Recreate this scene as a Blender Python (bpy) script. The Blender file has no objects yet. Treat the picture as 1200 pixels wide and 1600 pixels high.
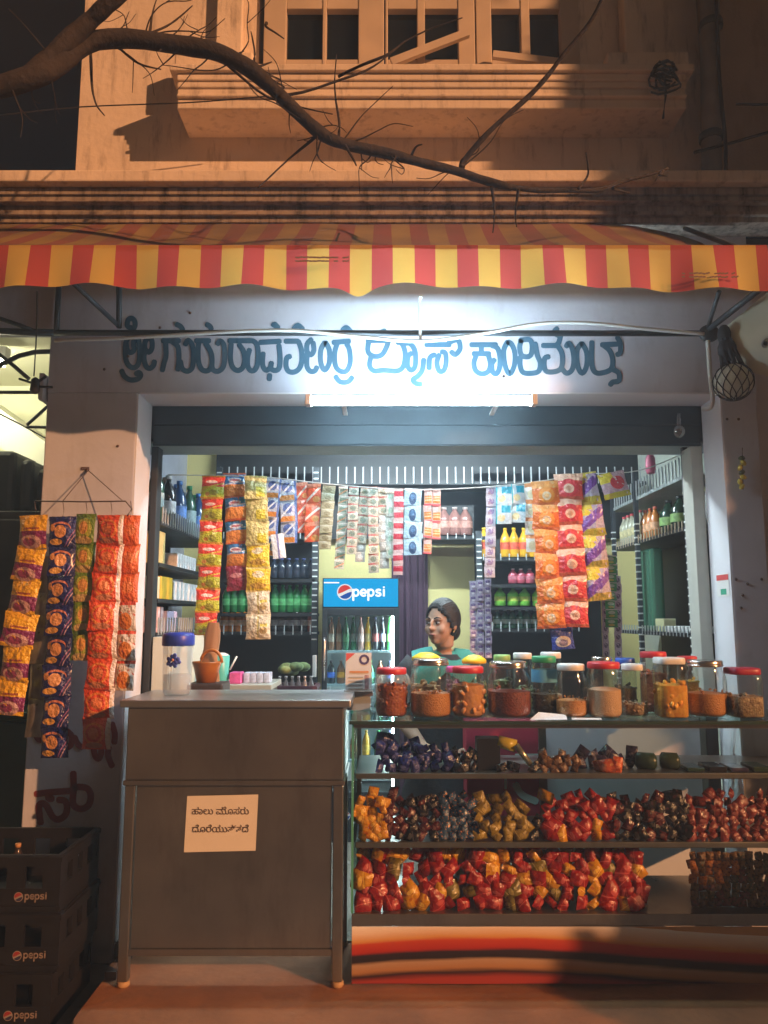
import bpy, bmesh, math, random
from mathutils import Vector, Matrix, noise
random.seed(7)
R = math.radians
S = bpy.context.scene
COL = S.collection

# ------------------------------------------------------------------ camera, sky, street light, exposure
F, P, ZC = 1203.0, R(7.8), 1.40
cd = bpy.data.cameras.new('camera'); cam = bpy.data.objects.new('camera', cd); COL.objects.link(cam)
cd.sensor_width = 36; cd.lens = 36 * F / 1600; cd.clip_start = 0.02; cd.clip_end = 500
cam.location = (0, 0, ZC); cam.rotation_euler = (R(90) + P, 0, 0)
S.camera = cam
SUN_D = Vector((-1.30, 1.0, -0.56)).normalized()
wd = bpy.data.worlds.new('World'); S.world = wd; wd.use_nodes = True
nt = wd.node_tree; bg = nt.nodes['Background']
sky = nt.nodes.new('ShaderNodeTexSky'); sky.sky_type = 'NISHITA'; sky.sun_disc = False
sky.sun_elevation = math.asin(-SUN_D.z); sky.sun_rotation = math.atan2(-SUN_D.x, -SUN_D.y)
nt.links.new(sky.outputs[0], bg.inputs[0]); bg.inputs[1].default_value = 0.0015
sd = bpy.data.lights.new('street_light', 'SUN'); sun = bpy.data.objects.new('street_light', sd); COL.objects.link(sun)
sd.energy = 5.0; sd.angle = R(0.7); sd.color = (1.0, 0.45, 0.19)
sun.rotation_euler = (-SUN_D).to_track_quat('Z', 'Y').to_euler(); sun.location = (6, -6, 8)
TUBE = 205.0
S.view_settings.view_transform = 'Standard'; S.view_settings.look = 'None'
S.view_settings.exposure = 0.0; S.view_settings.gamma = 1.0
S.render.engine = 'CYCLES'
S.cycles.use_denoising = True
S.cycles.max_bounces = 8; S.cycles.transparent_max_bounces = 24
S.cycles.caustics_reflective = False; S.cycles.caustics_refractive = False
S.cycles.sample_clamp_indirect = 6.0

# ------------------------------------------------------------------ helpers
def at(px, py, Y):
    """point of the place at distance Y that stands at this spot of the photograph"""
    a = (800 - py) / F
    dz = Y * (a * math.cos(P) + math.sin(P)) / (math.cos(P) - a * math.sin(P))
    c = Y * math.cos(P) + dz * math.sin(P)
    return Vector(((px - 600) / F * c, Y, ZC + dz))

ORG = {}
class MB:
    def __init__(s): s.v = []; s.f = []; s.uv = {}; s.sm = []
    def face(s, idx, sm=False, uv=None):
        if uv: s.uv[len(s.f)] = uv
        s.f.append(idx); s.sm.append(sm)
    def box(s, a, b, M=None):
        x0, y0, z0 = a; x1, y1, z1 = b; n = len(s.v)
        c = [(x0,y0,z0),(x1,y0,z0),(x1,y1,z0),(x0,y1,z0),(x0,y0,z1),(x1,y0,z1),(x1,y1,z1),(x0,y1,z1)]
        s.v += [Vector(p) if M is None else M @ Vector(p) for p in c]
        for q in ((0,3,2,1),(4,5,6,7),(0,1,5,4),(1,2,6,5),(2,3,7,6),(3,0,4,7)): s.face([n+i for i in q])
        return s
    def lathe(s, prof, c=(0,0,0), seg=16, sx=1, sy=1, cap=True, sm=True, M=None, sq=2.0):
        n = len(s.v); c = Vector(c)
        for r, z in prof:
            for k in range(seg):
                a = 2*math.pi*k/seg; ca, sa = math.cos(a), math.sin(a)
                if sq != 2.0:
                    q = (abs(ca)**sq + abs(sa)**sq)**(-1/sq); ca *= q; sa *= q
                p = c + Vector((r*ca*sx, r*sa*sy, z)); s.v.append(p if M is None else M @ p)
        for i in range(len(prof)-1):
            for k in range(seg):
                k2 = (k+1) % seg
                s.face([n+i*seg+k, n+i*seg+k2, n+(i+1)*seg+k2, n+(i+1)*seg+k], sm)
        if cap:
            s.face([n+k for k in range(seg)][::-1]); t = n+(len(prof)-1)*seg; s.face([t+k for k in range(seg)])
        return s
    def tube(s, pts, r, seg=8, sm=True, cap=True):
        pts = [Vector(p) for p in pts]; n = len(s.v); m = len(pts)
        rr = r if isinstance(r, (list, tuple)) else [r]*m
        for i, p in enumerate(pts):
            t = (pts[min(i+1,m-1)] - pts[max(i-1,0)]).normalized()
            u = t.cross(Vector((0,0,1))); u = t.cross(Vector((1,0,0))) if u.length < .15 else u
            u.normalize(); w = t.cross(u)
            for k in range(seg):
                a = 2*math.pi*k/seg; s.v.append(p + (u*math.cos(a) + w*math.sin(a))*rr[i])
        for i in range(m-1):
            for k in range(seg):
                k2 = (k+1) % seg
                s.face([n+i*seg+k, n+(i+1)*seg+k, n+(i+1)*seg+k2, n+i*seg+k2], sm)
        if cap:
            s.face([n+k for k in range(seg)]); s.face([n+(m-1)*seg+k for k in range(seg)][::-1])
        return s
    def ell(s, c, r, M=None, su=14, sv=9):
        prof = [(max(math.cos(-math.pi/2+math.pi*i/sv), 1e-3), math.sin(-math.pi/2+math.pi*i/sv)) for i in range(sv+1)]
        n = len(s.v); s.lathe(prof, (0,0,0), su)
        for i in range(n, len(s.v)):
            p = s.v[i]; p = Vector((p.x*r[0], p.y*r[1], p.z*r[2]))
            s.v[i] = (M @ p if M else p) + Vector(c)
        return s
    def grid(s, fn, nu, nv, sm=True):
        n = len(s.v)
        for j in range(nv+1):
            for i in range(nu+1): s.v.append(Vector(fn(i/nu, j/nv)))
        for j in range(nv):
            for i in range(nu):
                a = n+j*(nu+1)+i
                s.face([a, a+1, a+nu+2, a+nu+1], sm, [(i/nu,j/nv),((i+1)/nu,j/nv),((i+1)/nu,(j+1)/nv),(i/nu,(j+1)/nv)])
        return s
    def poly(s, pts):
        n = len(s.v); s.v += [Vector(p) for p in pts]; s.face(list(range(n, n+len(pts)))); return s
    def ribbon(s, pts, w, to3, smooth=True, taper=.55):
        pts = [Vector(p).to_2d() if len(p) > 2 else Vector(p) for p in pts]
        if smooth and len(pts) > 2:
            q = []
            for i in range(len(pts)-1):
                a, b, c, d = pts[max(i-1,0)], pts[i], pts[i+1], pts[min(i+2,len(pts)-1)]
                for k in range(4):
                    t = k/4
                    q.append(.5*((2*b) + (c-a)*t + (2*a-5*b+4*c-d)*t*t + (3*b-a-3*c+d)*t**3))
            pts = q + [pts[-1]]
        n = len(s.v); m = len(pts)
        d0 = (pts[0]-pts[1]).normalized()*w*.3; d1 = (pts[-1]-pts[-2]).normalized()*w*.3
        pts = [pts[0]+d0] + pts + [pts[-1]+d1]; m += 2
        for i, p in enumerate(pts):
            t = pts[min(i+1,m-1)] - pts[max(i-1,0)]
            t = t.normalized() if t.length > 1e-9 else Vector((1,0))
            ww = w*.5*(taper if i in (0, m-1) else 1); o = Vector((-t.y, t.x))*ww
            s.v += [to3(p+o), to3(p-o)]
        for i in range(m-1): s.face([n+2*i, n+2*i+1, n+2*i+3, n+2*i+2])
        return s
    def mesh(s, name, org=Vector((0,0,0))):
        me = bpy.data.meshes.new(name)
        me.from_pydata([tuple(p-org) for p in s.v], [], s.f)
        me.polygons.foreach_set('use_smooth', s.sm)
        if s.uv:
            l = me.uv_layers.new(name='UVMap')
            for fi, uvs in s.uv.items():
                for li, uv in zip(me.polygons[fi].loop_indices, uvs): l.data[li].uv = uv
        me.update(); return me

def worg(o): return ORG.get(o.name, Vector((0,0,0))) if o else Vector((0,0,0))
def tag(o, label=None, cat=None, group=None, kind=None):
    for k, v in (('label',label),('category',cat),('group',group),('kind',kind)):
        if v: o[k] = v
    return o
def thing(name, label, cat, loc=(0,0,0), group=None, rz=0):
    o = bpy.data.objects.new(name, None); COL.objects.link(o); o.location = loc; o.rotation_euler.z = rz
    o.empty_display_size = .05
    ORG[o.name] = Vector(loc); return tag(o, label, cat, group)
def part(name, mb, m, parent, local=False, bevel=0, label=None, kind=None):
    """mesh child; shape given in world metres unless local"""
    org = Vector((0,0,0)) if local else worg(parent)
    if isinstance(mb, bpy.types.Mesh): me = mb
    else: me = mb.mesh(name, org)
    o = bpy.data.objects.new(name, me); COL.objects.link(o)
    if m and not me.materials: me.materials.append(m)
    o.parent = parent; ORG[o.name] = worg(parent)
    if bevel: bev(o, bevel)
    return tag(o, label, kind=kind)
def bev(o, w, seg=2):
    b = o.modifiers.new('bevel','BEVEL'); b.width = w; b.segments = seg; b.limit_method = 'ANGLE'
def solo(name, mb, m, label, cat, group=None, bevel=0, kind=None, org=None):
    if org is None:
        xs = [p.x for p in mb.v]; ys = [p.y for p in mb.v]; zs = [p.z for p in mb.v]
        org = Vector(((min(xs)+max(xs))/2, (min(ys)+max(ys))/2, min(zs)))
    o = bpy.data.objects.new(name, mb.mesh(name, Vector(org))); COL.objects.link(o); o.location = org
    ORG[o.name] = Vector(org)
    if m: o.data.materials.append(m)
    if bevel: bev(o, bevel)
    return tag(o, label, cat, group, kind)
def struct(name, mb, m, bevel=0):
    o = solo(name, mb, m, None, None, kind='structure', bevel=bevel); return o
def put(name, me, m, loc, label, cat, group=None, rot=(0,0,0), sc=(1,1,1)):
    o = bpy.data.objects.new(name, me); COL.objects.link(o)
    if m and not me.materials: me.materials.append(m)
    o.location = loc; o.rotation_euler = rot; o.scale = sc; return tag(o, label, cat, group)
def copy_tree(o, parent=None, loc=None, label=None, group=None, rz=None):
    c = o.copy(); COL.objects.link(c); c.parent = parent
    if loc is not None: c.location = loc; ORG[c.name] = Vector(loc)
    if rz is not None: c.rotation_euler.z = rz
    if label: c['label'] = label
    if group: c['group'] = group
    for ch in list(o.children): copy_tree(ch, c)
    return c

# ------------------------------------------------------------------ materials
MATS = {}
def nodes(name):
    m = bpy.data.materials.new(name); m.use_nodes = True; MATS[name] = m
    return m, m.node_tree.nodes, m.node_tree.links, m.node_tree.nodes['Principled BSDF']
def mat(name, col, rough=.6, metal=0, var=.12, vs=9, bump=.0, bs=60, stain=0, scol=(.05,.045,.04), sscale=(3,3,.7), emit=0, spec=.5, coat=0, sss=0, slo=.52, shi=.78):
    if name in MATS: return MATS[name]
    m, n, l, b = nodes(name)
    b.inputs['Roughness'].default_value = rough; b.inputs['Metallic'].default_value = metal
    b.inputs['Specular IOR Level'].default_value = spec; b.inputs['Coat Weight'].default_value = coat
    c4 = (*col, 1); b.inputs['Base Color'].default_value = c4
    if emit: b.inputs['Emission Color'].default_value = c4; b.inputs['Emission Strength'].default_value = emit
    if sss:
        b.inputs['Subsurface Weight'].default_value = sss; b.inputs['Subsurface Radius'].default_value = (.01,.004,.002)
    tc = n.new('ShaderNodeTexCoord'); cur = None
    if var:
        nz = n.new('ShaderNodeTexNoise'); nz.inputs['Scale'].default_value = vs; nz.inputs['Detail'].default_value = 6
        l.new(tc.outputs['Object'], nz.inputs['Vector'])
        mr = n.new('ShaderNodeMapRange'); mr.inputs[1].default_value = .3; mr.inputs[2].default_value = .7
        mr.inputs[3].default_value = 1-var; mr.inputs[4].default_value = 1+var; l.new(nz.outputs[0], mr.inputs[0])
        mx = n.new('ShaderNodeMix'); mx.data_type = 'RGBA'; mx.blend_type = 'MULTIPLY'; mx.inputs[0].default_value = 1
        mx.inputs[6].default_value = c4; l.new(mr.outputs[0], mx.inputs[7]); cur = mx.outputs[2]
        ro = n.new('ShaderNodeMapRange'); ro.inputs[3].default_value = max(rough-.08,.02); ro.inputs[4].default_value = min(rough+.1,1)
        l.new(nz.outputs[0], ro.inputs[0]); l.new(ro.outputs[0], b.inputs['Roughness'])
    if stain:
        mp = n.new('ShaderNodeMapping'); mp.inputs['Scale'].default_value = sscale; l.new(tc.outputs['Object'], mp.inputs[0])
        ns = n.new('ShaderNodeTexNoise'); ns.inputs['Scale'].default_value = 4; ns.inputs['Detail'].default_value = 9; ns.inputs['Roughness'].default_value = .7
        l.new(mp.outputs[0], ns.inputs['Vector'])
        r2 = n.new('ShaderNodeMapRange'); r2.inputs[1].default_value = slo; r2.inputs[2].default_value = shi; r2.inputs[4].default_value = stain
        l.new(ns.outputs[0], r2.inputs[0])
        m2 = n.new('ShaderNodeMix'); m2.data_type = 'RGBA'; l.new(r2.outputs[0], m2.inputs[0])
        if cur: l.new(cur, m2.inputs[6])
        else: m2.inputs[6].default_value = c4
        m2.inputs[7].default_value = (*scol, 1); cur = m2.outputs[2]
    if cur: l.new(cur, b.inputs['Base Color'])
    if bump:
        nb = n.new('ShaderNodeTexNoise'); nb.inputs['Scale'].default_value = bs; nb.inputs['Detail'].default_value = 5
        l.new(tc.outputs['Object'], nb.inputs['Vector'])
        bp = n.new('ShaderNodeBump'); bp.inputs['Strength'].default_value = bump; bp.inputs['Distance'].default_value = .01
        l.new(nb.outputs[0], bp.inputs['Height']); l.new(bp.outputs[0], b.inputs['Normal'])
    return m
def pmat(name, base, layers=(), rough=.28, bump=.35, trans=0):
    """printed wrapper: flat shapes laid out over the wrapper's own UVs"""
    if name in MATS: return MATS[name]
    m, n, l, b = nodes(name)
    b.inputs['Roughness'].default_value = rough; b.inputs['Coat Weight'].default_value = .3; b.inputs['Coat Roughness'].default_value = .2
    uv = n.new('ShaderNodeUVMap'); uv.uv_map = 'UVMap'
    sp = n.new('ShaderNodeSeparateXYZ'); l.new(uv.outputs[0], sp.inputs[0]); U, V = sp.outputs[0], sp.outputs[1]
    def mt(op, a, c=None):
        k = n.new('ShaderNodeMath'); k.operation = op
        for i, x in enumerate((a, c)):
            if x is None: continue
            if isinstance(x, (int, float)): k.inputs[i].default_value = x
            else: l.new(x, k.inputs[i])
        return k.outputs[0]
    rgb = n.new('ShaderNodeRGB'); rgb.outputs[0].default_value = (*base, 1); cur = rgb.outputs[0]
    for L in layers:
        k = L[0]; col = L[-1]
        if k == 'rect':
            _, u0, u1, v0, v1, _c = L
            f = mt('MULTIPLY', mt('MULTIPLY', mt('GREATER_THAN', U, u0), mt('LESS_THAN', U, u1)), mt('MULTIPLY', mt('GREATER_THAN', V, v0), mt('LESS_THAN', V, v1)))
        elif k == 'ell':
            _, cu, cv, ru, rv, _c = L
            du = mt('DIVIDE', mt('SUBTRACT', U, cu), ru); dv = mt('DIVIDE', mt('SUBTRACT', V, cv), rv)
            f = mt('LESS_THAN', mt('ADD', mt('MULTIPLY', du, du), mt('MULTIPLY', dv, dv)), 1.0)
        elif k == 'diag':
            _, sl, of, w, _c = L
            f = mt('LESS_THAN', mt('ABSOLUTE', mt('SUBTRACT', V, mt('ADD', mt('MULTIPLY', U, sl), of))), w/2)
        elif k == 'blob':
            _, sc, th, _c = L
            z = n.new('ShaderNodeTexNoise'); z.inputs['Scale'].default_value = sc; z.inputs['Detail'].default_value = 2
            l.new(uv.outputs[0], z.inputs['Vector']); f = mt('GREATER_THAN', z.outputs[0], th)
        mx = n.new('ShaderNodeMix'); mx.data_type = 'RGBA'; l.new(f, mx.inputs[0]); l.new(cur, mx.inputs[6])
        mx.inputs[7].default_value = (*col, 1); cur = mx.outputs[2]
    l.new(cur, b.inputs['Base Color'])
    tc = n.new('ShaderNodeTexCoord'); oi = n.new('ShaderNodeObjectInfo')
    ad = n.new('ShaderNodeVectorMath'); ad.operation = 'ADD'; l.new(tc.outputs['Object'], ad.inputs[0]); l.new(oi.outputs['Random'], ad.inputs[1])
    nb = n.new('ShaderNodeTexNoise'); nb.inputs['Scale'].default_value = 6; nb.inputs['Detail'].default_value = 3
    l.new(ad.outputs[0], nb.inputs['Vector'])
    bp = n.new('ShaderNodeBump'); bp.inputs['Strength'].default_value = bump; bp.inputs['Distance'].default_value = .12
    l.new(nb.outputs[0], bp.inputs['Height']); l.new(bp.outputs[0], b.inputs['Normal'])
    return m
def glass(name, tint=(.95,1,.97), refl=.9, rough=.03, base=.04):
    if name in MATS: return MATS[name]
    m, n, l, b = nodes(name); n.remove(b); out = n['Material Output']
    t = n.new('ShaderNodeBsdfTransparent'); t.inputs[0].default_value = (*tint, 1)
    g = n.new('ShaderNodeBsdfGlossy'); g.inputs['Roughness'].default_value = rough; g.inputs[0].default_value = (refl,refl,refl,1)
    fr = n.new('ShaderNodeLayerWeight'); fr.inputs[0].default_value = .25
    mr = n.new('ShaderNodeMapRange'); mr.inputs[3].default_value = base; mr.inputs[4].default_value = .75
    l.new(fr.outputs['Facing'], mr.inputs[0])
    pw = n.new('ShaderNodeMath'); pw.operation = 'POWER'; pw.inputs[1].default_value = 1.6; l.new(mr.outputs[0], pw.inputs[0])
    ad = n.new('ShaderNodeMath'); ad.operation = 'ADD'; ad.inputs[1].default_value = base*.5; l.new(pw.outputs[0], ad.inputs[0])
    mx = n.new('ShaderNodeMixShader'); l.new(ad.outputs[0], mx.inputs[0]); l.new(t.outputs[0], mx.inputs[1]); l.new(g.outputs[0], mx.inputs[2])
    l.new(mx.outputs[0], out.inputs[0]); return m
def milky(name, col, alpha=.5, rough=.25):
    """cloudy plastic: part see-through, part diffuse"""
    if name in MATS: return MATS[name]
    m, n, l, b = nodes(name); out = n['Material Output']
    b.inputs['Base Color'].default_value = (*col,1); b.inputs['Roughness'].default_value = rough
    t = n.new('ShaderNodeBsdfTransparent'); t.inputs[0].default_value = (*[min(1,.5+c*.5) for c in col],1)
    mx = n.new('ShaderNodeMixShader'); mx.inputs[0].default_value = alpha
    l.new(t.outputs[0], mx.inputs[1]); l.new(b.outputs[0], mx.inputs[2]); l.new(mx.outputs[0], out.inputs[0]); return m
def emis(name, col, st):
    if name in MATS: return MATS[name]
    m, n, l, b = nodes(name); n.remove(b); e = n.new('ShaderNodeEmission'); e.inputs[0].default_value = (*col,1); e.inputs[1].default_value = st
    l.new(e.outputs[0], n['Material Output'].inputs[0]); return m
def grains(name, c1, c2, scale=130, rough=.5, bump=.6):
    if name in MATS: return MATS[name]
    m, n, l, b = nodes(name); b.inputs['Roughness'].default_value = rough
    tc = n.new('ShaderNodeTexCoord'); v = n.new('ShaderNodeTexVoronoi'); v.inputs['Scale'].default_value = scale
    l.new(tc.outputs['Object'], v.inputs['Vector'])
    mx = n.new('ShaderNodeMix'); mx.data_type = 'RGBA'; mx.inputs[6].default_value = (*c1,1); mx.inputs[7].default_value = (*c2,1)
    sp = n.new('ShaderNodeSeparateColor'); l.new(v.outputs['Color'], sp.inputs[0]); l.new(sp.outputs[0], mx.inputs[0]); l.new(mx.outputs[2], b.inputs['Base Color'])
    bp = n.new('ShaderNodeBump'); bp.inputs['Strength'].default_value = bump; bp.inputs['Distance'].default_value = .004; bp.invert = True
    l.new(v.outputs['Distance'], bp.inputs['Height']); l.new(bp.outputs[0], b.inputs['Normal']); return m

PLASTER = mat('painted_plaster', (.55,.57,.66), .75, var=.10, vs=3, bump=.10, bs=40, stain=.35, scol=(.20,.17,.16), sscale=(2.2,2.2,.8))
UPPER = mat('weathered_cream_plaster', (.80,.69,.58), .8, var=.12, vs=2.5, bump=.3, bs=35, stain=.75, scol=(.14,.10,.075), sscale=(4.5,4.5,.8))
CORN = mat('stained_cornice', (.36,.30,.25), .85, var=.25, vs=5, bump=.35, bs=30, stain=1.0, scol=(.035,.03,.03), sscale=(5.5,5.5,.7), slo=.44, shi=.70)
JAMB = mat('white_paint', (.74,.74,.78), .6, var=.05, vs=4, bump=.15)
CONC = mat('worn_concrete', (.30,.26,.23), .85, var=.25, vs=4, bump=.5, bs=25, stain=.5, scol=(.1,.085,.07), sscale=(1.5,1.5,1.5))
ASPH = mat('street_asphalt', (.13,.12,.11), .9, var=.25, vs=2, bump=.5, bs=60)
STEEL = mat('brushed_steel', (.42,.42,.43), .28, 1, var=.10, vs=2.5, bump=.02, bs=12)
STEELD = mat('dull_steel', (.29,.285,.28), .30, .85, var=.16, vs=3, stain=.55, scol=(.13,.12,.11), sscale=(1.6,1.6,.5))
SHUT = mat('shutter_steel', (.07,.10,.12), .48, .4, var=.15, vs=5)
IRON = mat('painted_iron', (.055,.065,.075), .5, .3, var=.2, vs=20)
BLACK = mat('black_board', (.016,.018,.02), .5, var=.2, vs=6)
BLACKP = mat('black_plastic', (.018,.016,.018), .4, var=.2, vs=8)
WHITEW = mat('white_wire', (.50,.54,.55), .4, var=0)
WHITEP = mat('white_plastic', (.78,.78,.76), .4, var=.04)
GLASS = glass('clear_glass', (.93,.97,.95))
GEDGE = mat('green_glass_edge', (.10,.38,.28), .15, var=.05, coat=.5)
BLUEL = mat('blue_sign_paint', (.045,.12,.19), .7, var=.15, vs=12, stain=.25, scol=(.3,.35,.4))
REDL = mat('red_sign_paint', (.22,.03,.025), .7, var=.15, vs=12)
YWALL = mat('yellow_distemper', (.80,.69,.30), .75, var=.06, vs=2, bump=.1)
BARK = mat('bark', (.042,.033,.030), .9, var=.35, vs=14, bump=.9, bs=45)
CABLE = mat('white_cable', (.62,.64,.62), .5, var=.05)

# ------------------------------------------------------------------ ground
YW = 3.55                       # front plane of the shop wall
struct('street', MB().box((-8.5,-11,-.40),(8.5,6.6,-.08)), ASPH)
pl = MB(); prof = []
for k in range(9):
    a = math.pi + k/8*math.pi/2; prof.append((-.98+.12*math.cos(a), 2.94+.12*math.sin(a)))
outl = [(-1.10,3.56)] + prof + [(2.6,2.82),(2.6,3.56)]
n = len(outl); pl.v = [Vector((x,y,-.08)) for x,y in outl] + [Vector((x,y,-.012)) for x,y in outl]
pl.v += [Vector((x*.994-.0,y+.012 if y<3.5 else y,0)) for x,y in outl]
for j in (0,1):
    for i in range(n): pl.face([j*n+i, j*n+(i+1)%n, (j+1)*n+(i+1)%n, (j+1)*n+i], True)
pl.face([2*n+i for i in range(n)])
struct('plinth', pl, mat('red_oxide_cement', (.30,.125,.05), .75, var=.25, vs=4, bump=.4, bs=25, stain=.5, scol=(.12,.07,.045), sscale=(1.5,1.5,1.5)))

# ------------------------------------------------------------------ shop building
B = thing('shop_building', 'pale plastered shop building with blue painted lettering over its open front', 'building', (0.1, YW, 0))
XL0, XL1, XR0, XR1, ZL = -1.60, -1.17, 1.60, 1.77, 2.46
part('pillar', MB().box((XL0,YW,-.08),(XL1,YW+.22,ZL)), PLASTER, B, bevel=.006)
part('pillar', MB().box((XR0,YW,0),(XR1,YW+.22,ZL)), PLASTER, B, bevel=.006)
part('lintel_wall', MB().box((XL0,YW,ZL),(XR1,YW+.22,3.36)), PLASTER, B)
for x0, x1 in ((XL1-.004, XL1+.004), (XR0-.004, XR0+.004)):
    part('reveal', MB().box((x0,YW+.001,.0),(x1,YW+.219,ZL-.005)), JAMB, B)
part('soffit', MB().box((XL1+.005,YW+.001,ZL-.006),(XR0-.005,YW+.219,ZL+.003)), JAMB, B)
part('side_wall', MB().box((XL0,YW+.22,-.08),(-1.47,5.65,2.7)), PLASTER, B)
part('side_wall', MB().box((1.87,YW+.22,-.08),(2.0,5.65,2.7)), mat('pale_green_wall',(.62,.66,.58),.7,var=.06), B)
part('back_wall', MB().box((XL0,5.65,-.08),(2.0,5.8,2.7)), YWALL, B)
part('ceiling', MB().box((-1.469,YW+.221,2.62),(1.869,5.649,2.69)), mat('grey_ceiling',(.34,.38,.40),.7,var=.1), B)
part('roof_slab', MB().box((XL0,YW+.221,2.705),(2.0,5.8,3.35)), CONC, B)
fl = part('floor', MB().box((-1.469,3.57,-.08),(1.869,5.649,-.006)), mat('tile_grout',(.25,.24,.22),.8), B)
TILE = mat('floor_tile', (.30,.28,.23), .25, var=.12, vs=4)
tm = MB().box((-.198,-.198,-.0055),(.198,.198,.002)).mesh('floor_tile'); tm.materials.append(TILE)
for i in range(8):
    for j in range(5):
        o = part('floor_tile', tm, None, fl, local=True); o.location = Vector((-1.27+i*.4, 3.78+j*.4, 0)) - worg(B)
# upper storey
ZU = 3.46
wl = at(405,60,3.6).x; wr = at(905,60,3.6).x
part('upper_wall', MB().box((-1.55,3.6,ZU),(1.62,3.85,3.99)), UPPER, B)
part('upper_wall', MB().box((-1.55,3.6,3.99),(wl,3.85,5.6)), UPPER, B)
part('upper_wall', MB().box((wr,3.6,3.99),(1.62,3.85,5.6)), UPPER, B)
part('upper_wall', MB().box((wl,3.6,4.95),(wr,3.85,5.6)), UPPER, B)
# cornice: stepped mouldings
cn = MB()
def mould(mb, x0, x1, steps, back):
    for z0, z1, y in steps: mb.box((x0,y,z0),(x1,back,z1))
CR = 2.3
c = MB(); mould(c, -3.4, CR, [(3.402,3.46,3.325)], 3.60); part('cornice_slab', c, UPPER, B, bevel=.008)
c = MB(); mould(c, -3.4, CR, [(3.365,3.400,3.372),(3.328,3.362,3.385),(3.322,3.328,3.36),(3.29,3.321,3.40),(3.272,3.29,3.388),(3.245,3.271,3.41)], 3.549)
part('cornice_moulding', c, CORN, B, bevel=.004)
# ledge under the windows
LX0, LX1 = -1.016, 1.47
c = MB(); mould(c, LX0, LX1, [(3.965,4.0,3.325)], 3.599); part('window_ledge', c, UPPER, B, bevel=.006)
c = MB(); mould(c, LX0+.03, LX1-.03, [(3.93,3.964,3.345),(3.90,3.929,3.355),(3.868,3.899,3.365),(3.85,3.867,3.352),(3.80,3.849,3.37)], 3.599)
part('ledge_moulding', c, UPPER, B, bevel=.006)
# windows with cream timber frames
CREAMF = mat('cream_window_timber',(.60,.50,.40),.6,var=.1,vs=6)
DPANE = mat('dark_window_pane',(.010,.014,.016),.12,var=.1)
def fx(px): return at(px,60,3.57).x
def window(x0, x1, panes, label):
    w = part('window', MB().box((fx(x0),3.66,4.0),(fx(x1),3.68,4.95)), mat('dark_room',(.012,.013,.014),.9,var=0), B, label=label)
    f = MB(); bars = [(x0, panes[0][0])] + [(panes[i][1], panes[i+1][0]) for i in range(len(panes)-1)] + [(panes[-1][1], x1)]
    for a, b in bars: f.box((fx(a),3.565,4.0),(fx(b),3.63,4.94))
    for a, b in panes: f.box((fx(a),3.57,4.0),(fx(b),3.625,4.215)); f.box((fx(a),3.57,4.5),(fx(b),3.625,4.58)); f.box((fx(a),3.57,4.88),(fx(b),3.625,4.94))
    part('frame', f, CREAMF, w, bevel=.004)
    for a, b in panes: part('pane', MB().box((fx(a),3.61,4.215),(fx(b),3.616,4.88)), DPANE, w)
window(412, 600, [(447,504),(510,560)], 'cream window with two dark panes on the left')
window(602, 742, [(606,652),(664,716)], 'cream window with an open sash in the middle')
window(744, 905, [(768,814),(828,876)], 'cream window with two dark panes on the right')
# open sash leaning out in the middle window
sh = MB(); a, b = at(612,98,3.50), at(728,66,3.56)
sh.box((0,-.012,-.02),((b-a).length,.012,.02), Matrix.Translation(a) @ Matrix.Rotation(math.atan2(b.z-a.z,b.x-a.x),4,'Y').inverted()); 
part('window_stay', sh, CREAMF, B)
sh = MB(); a, b = at(770,86,3.52), at(872,98,3.52)
sh.box((0,-.012,-.018),((b-a).length,.012,.018), Matrix.Translation(a) @ Matrix.Rotation(math.atan2(b.z-a.z,b.x-a.x),4,'Y').inverted())
part('window_stay', sh, CREAMF, B)
# pilaster strips and blocks on the upper wall
part('pilaster', MB().box((at(338,50,3.55).x,3.545,4.0),(at(378,50,3.55).x,3.599,5.6)), UPPER, B, bevel=.005)
part('pilaster', MB().box((at(975,30,3.5).x,3.50,4.0),(at(1004,30,3.5).x,3.599,5.6)), UPPER, B, bevel=.01)
part('plaster_block', MB().box((at(275,75,3.48).x,3.46,4.001),(at(396,75,3.48).x,3.544,4.17)), UPPER, B, bevel=.008)
part('plaster_block', MB().box((at(945,75,3.45).x,3.42,4.001),(at(1072,75,3.45).x,3.499,4.14)), UPPER, B, bevel=.008)
# rolling shutter housing behind the lintel
sb = part('shutter_box', MB().box((-1.465,3.80,2.285),(1.865,4.12,2.60)), SHUT, B, bevel=.01)
part('shutter_curtain', MB().box((-1.16,3.785,2.255),(1.59,3.798,2.50)), SHUT, B)
rb = MB()
for k in range(3): rb.tube([(-1.16,3.784,2.262+k*.10),(1.59,3.784,2.262+k*.10)], .004, 6)
part('shutter_rib', rb, SHUT, B)
part('shutter_underside', MB().box((-1.3,3.83,2.275),(1.7,4.10,2.284)), mat('grey_primer',(.34,.38,.38),.5), B)
part('shutter_rail', MB().box((1.535,3.78,.96),(1.595,3.9,2.25)), mat('beige_board',(.50,.49,.43),.7,var=.08), B, bevel=.004)
part('shutter_rail', MB().box((1.535,3.78,0),(1.595,3.9,.955)), BLACK, B, bevel=.004)
part('shutter_rail', MB().box((-1.165,3.78,0),(-1.13,3.86,2.25)), BLACK, B, bevel=.004)

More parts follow.
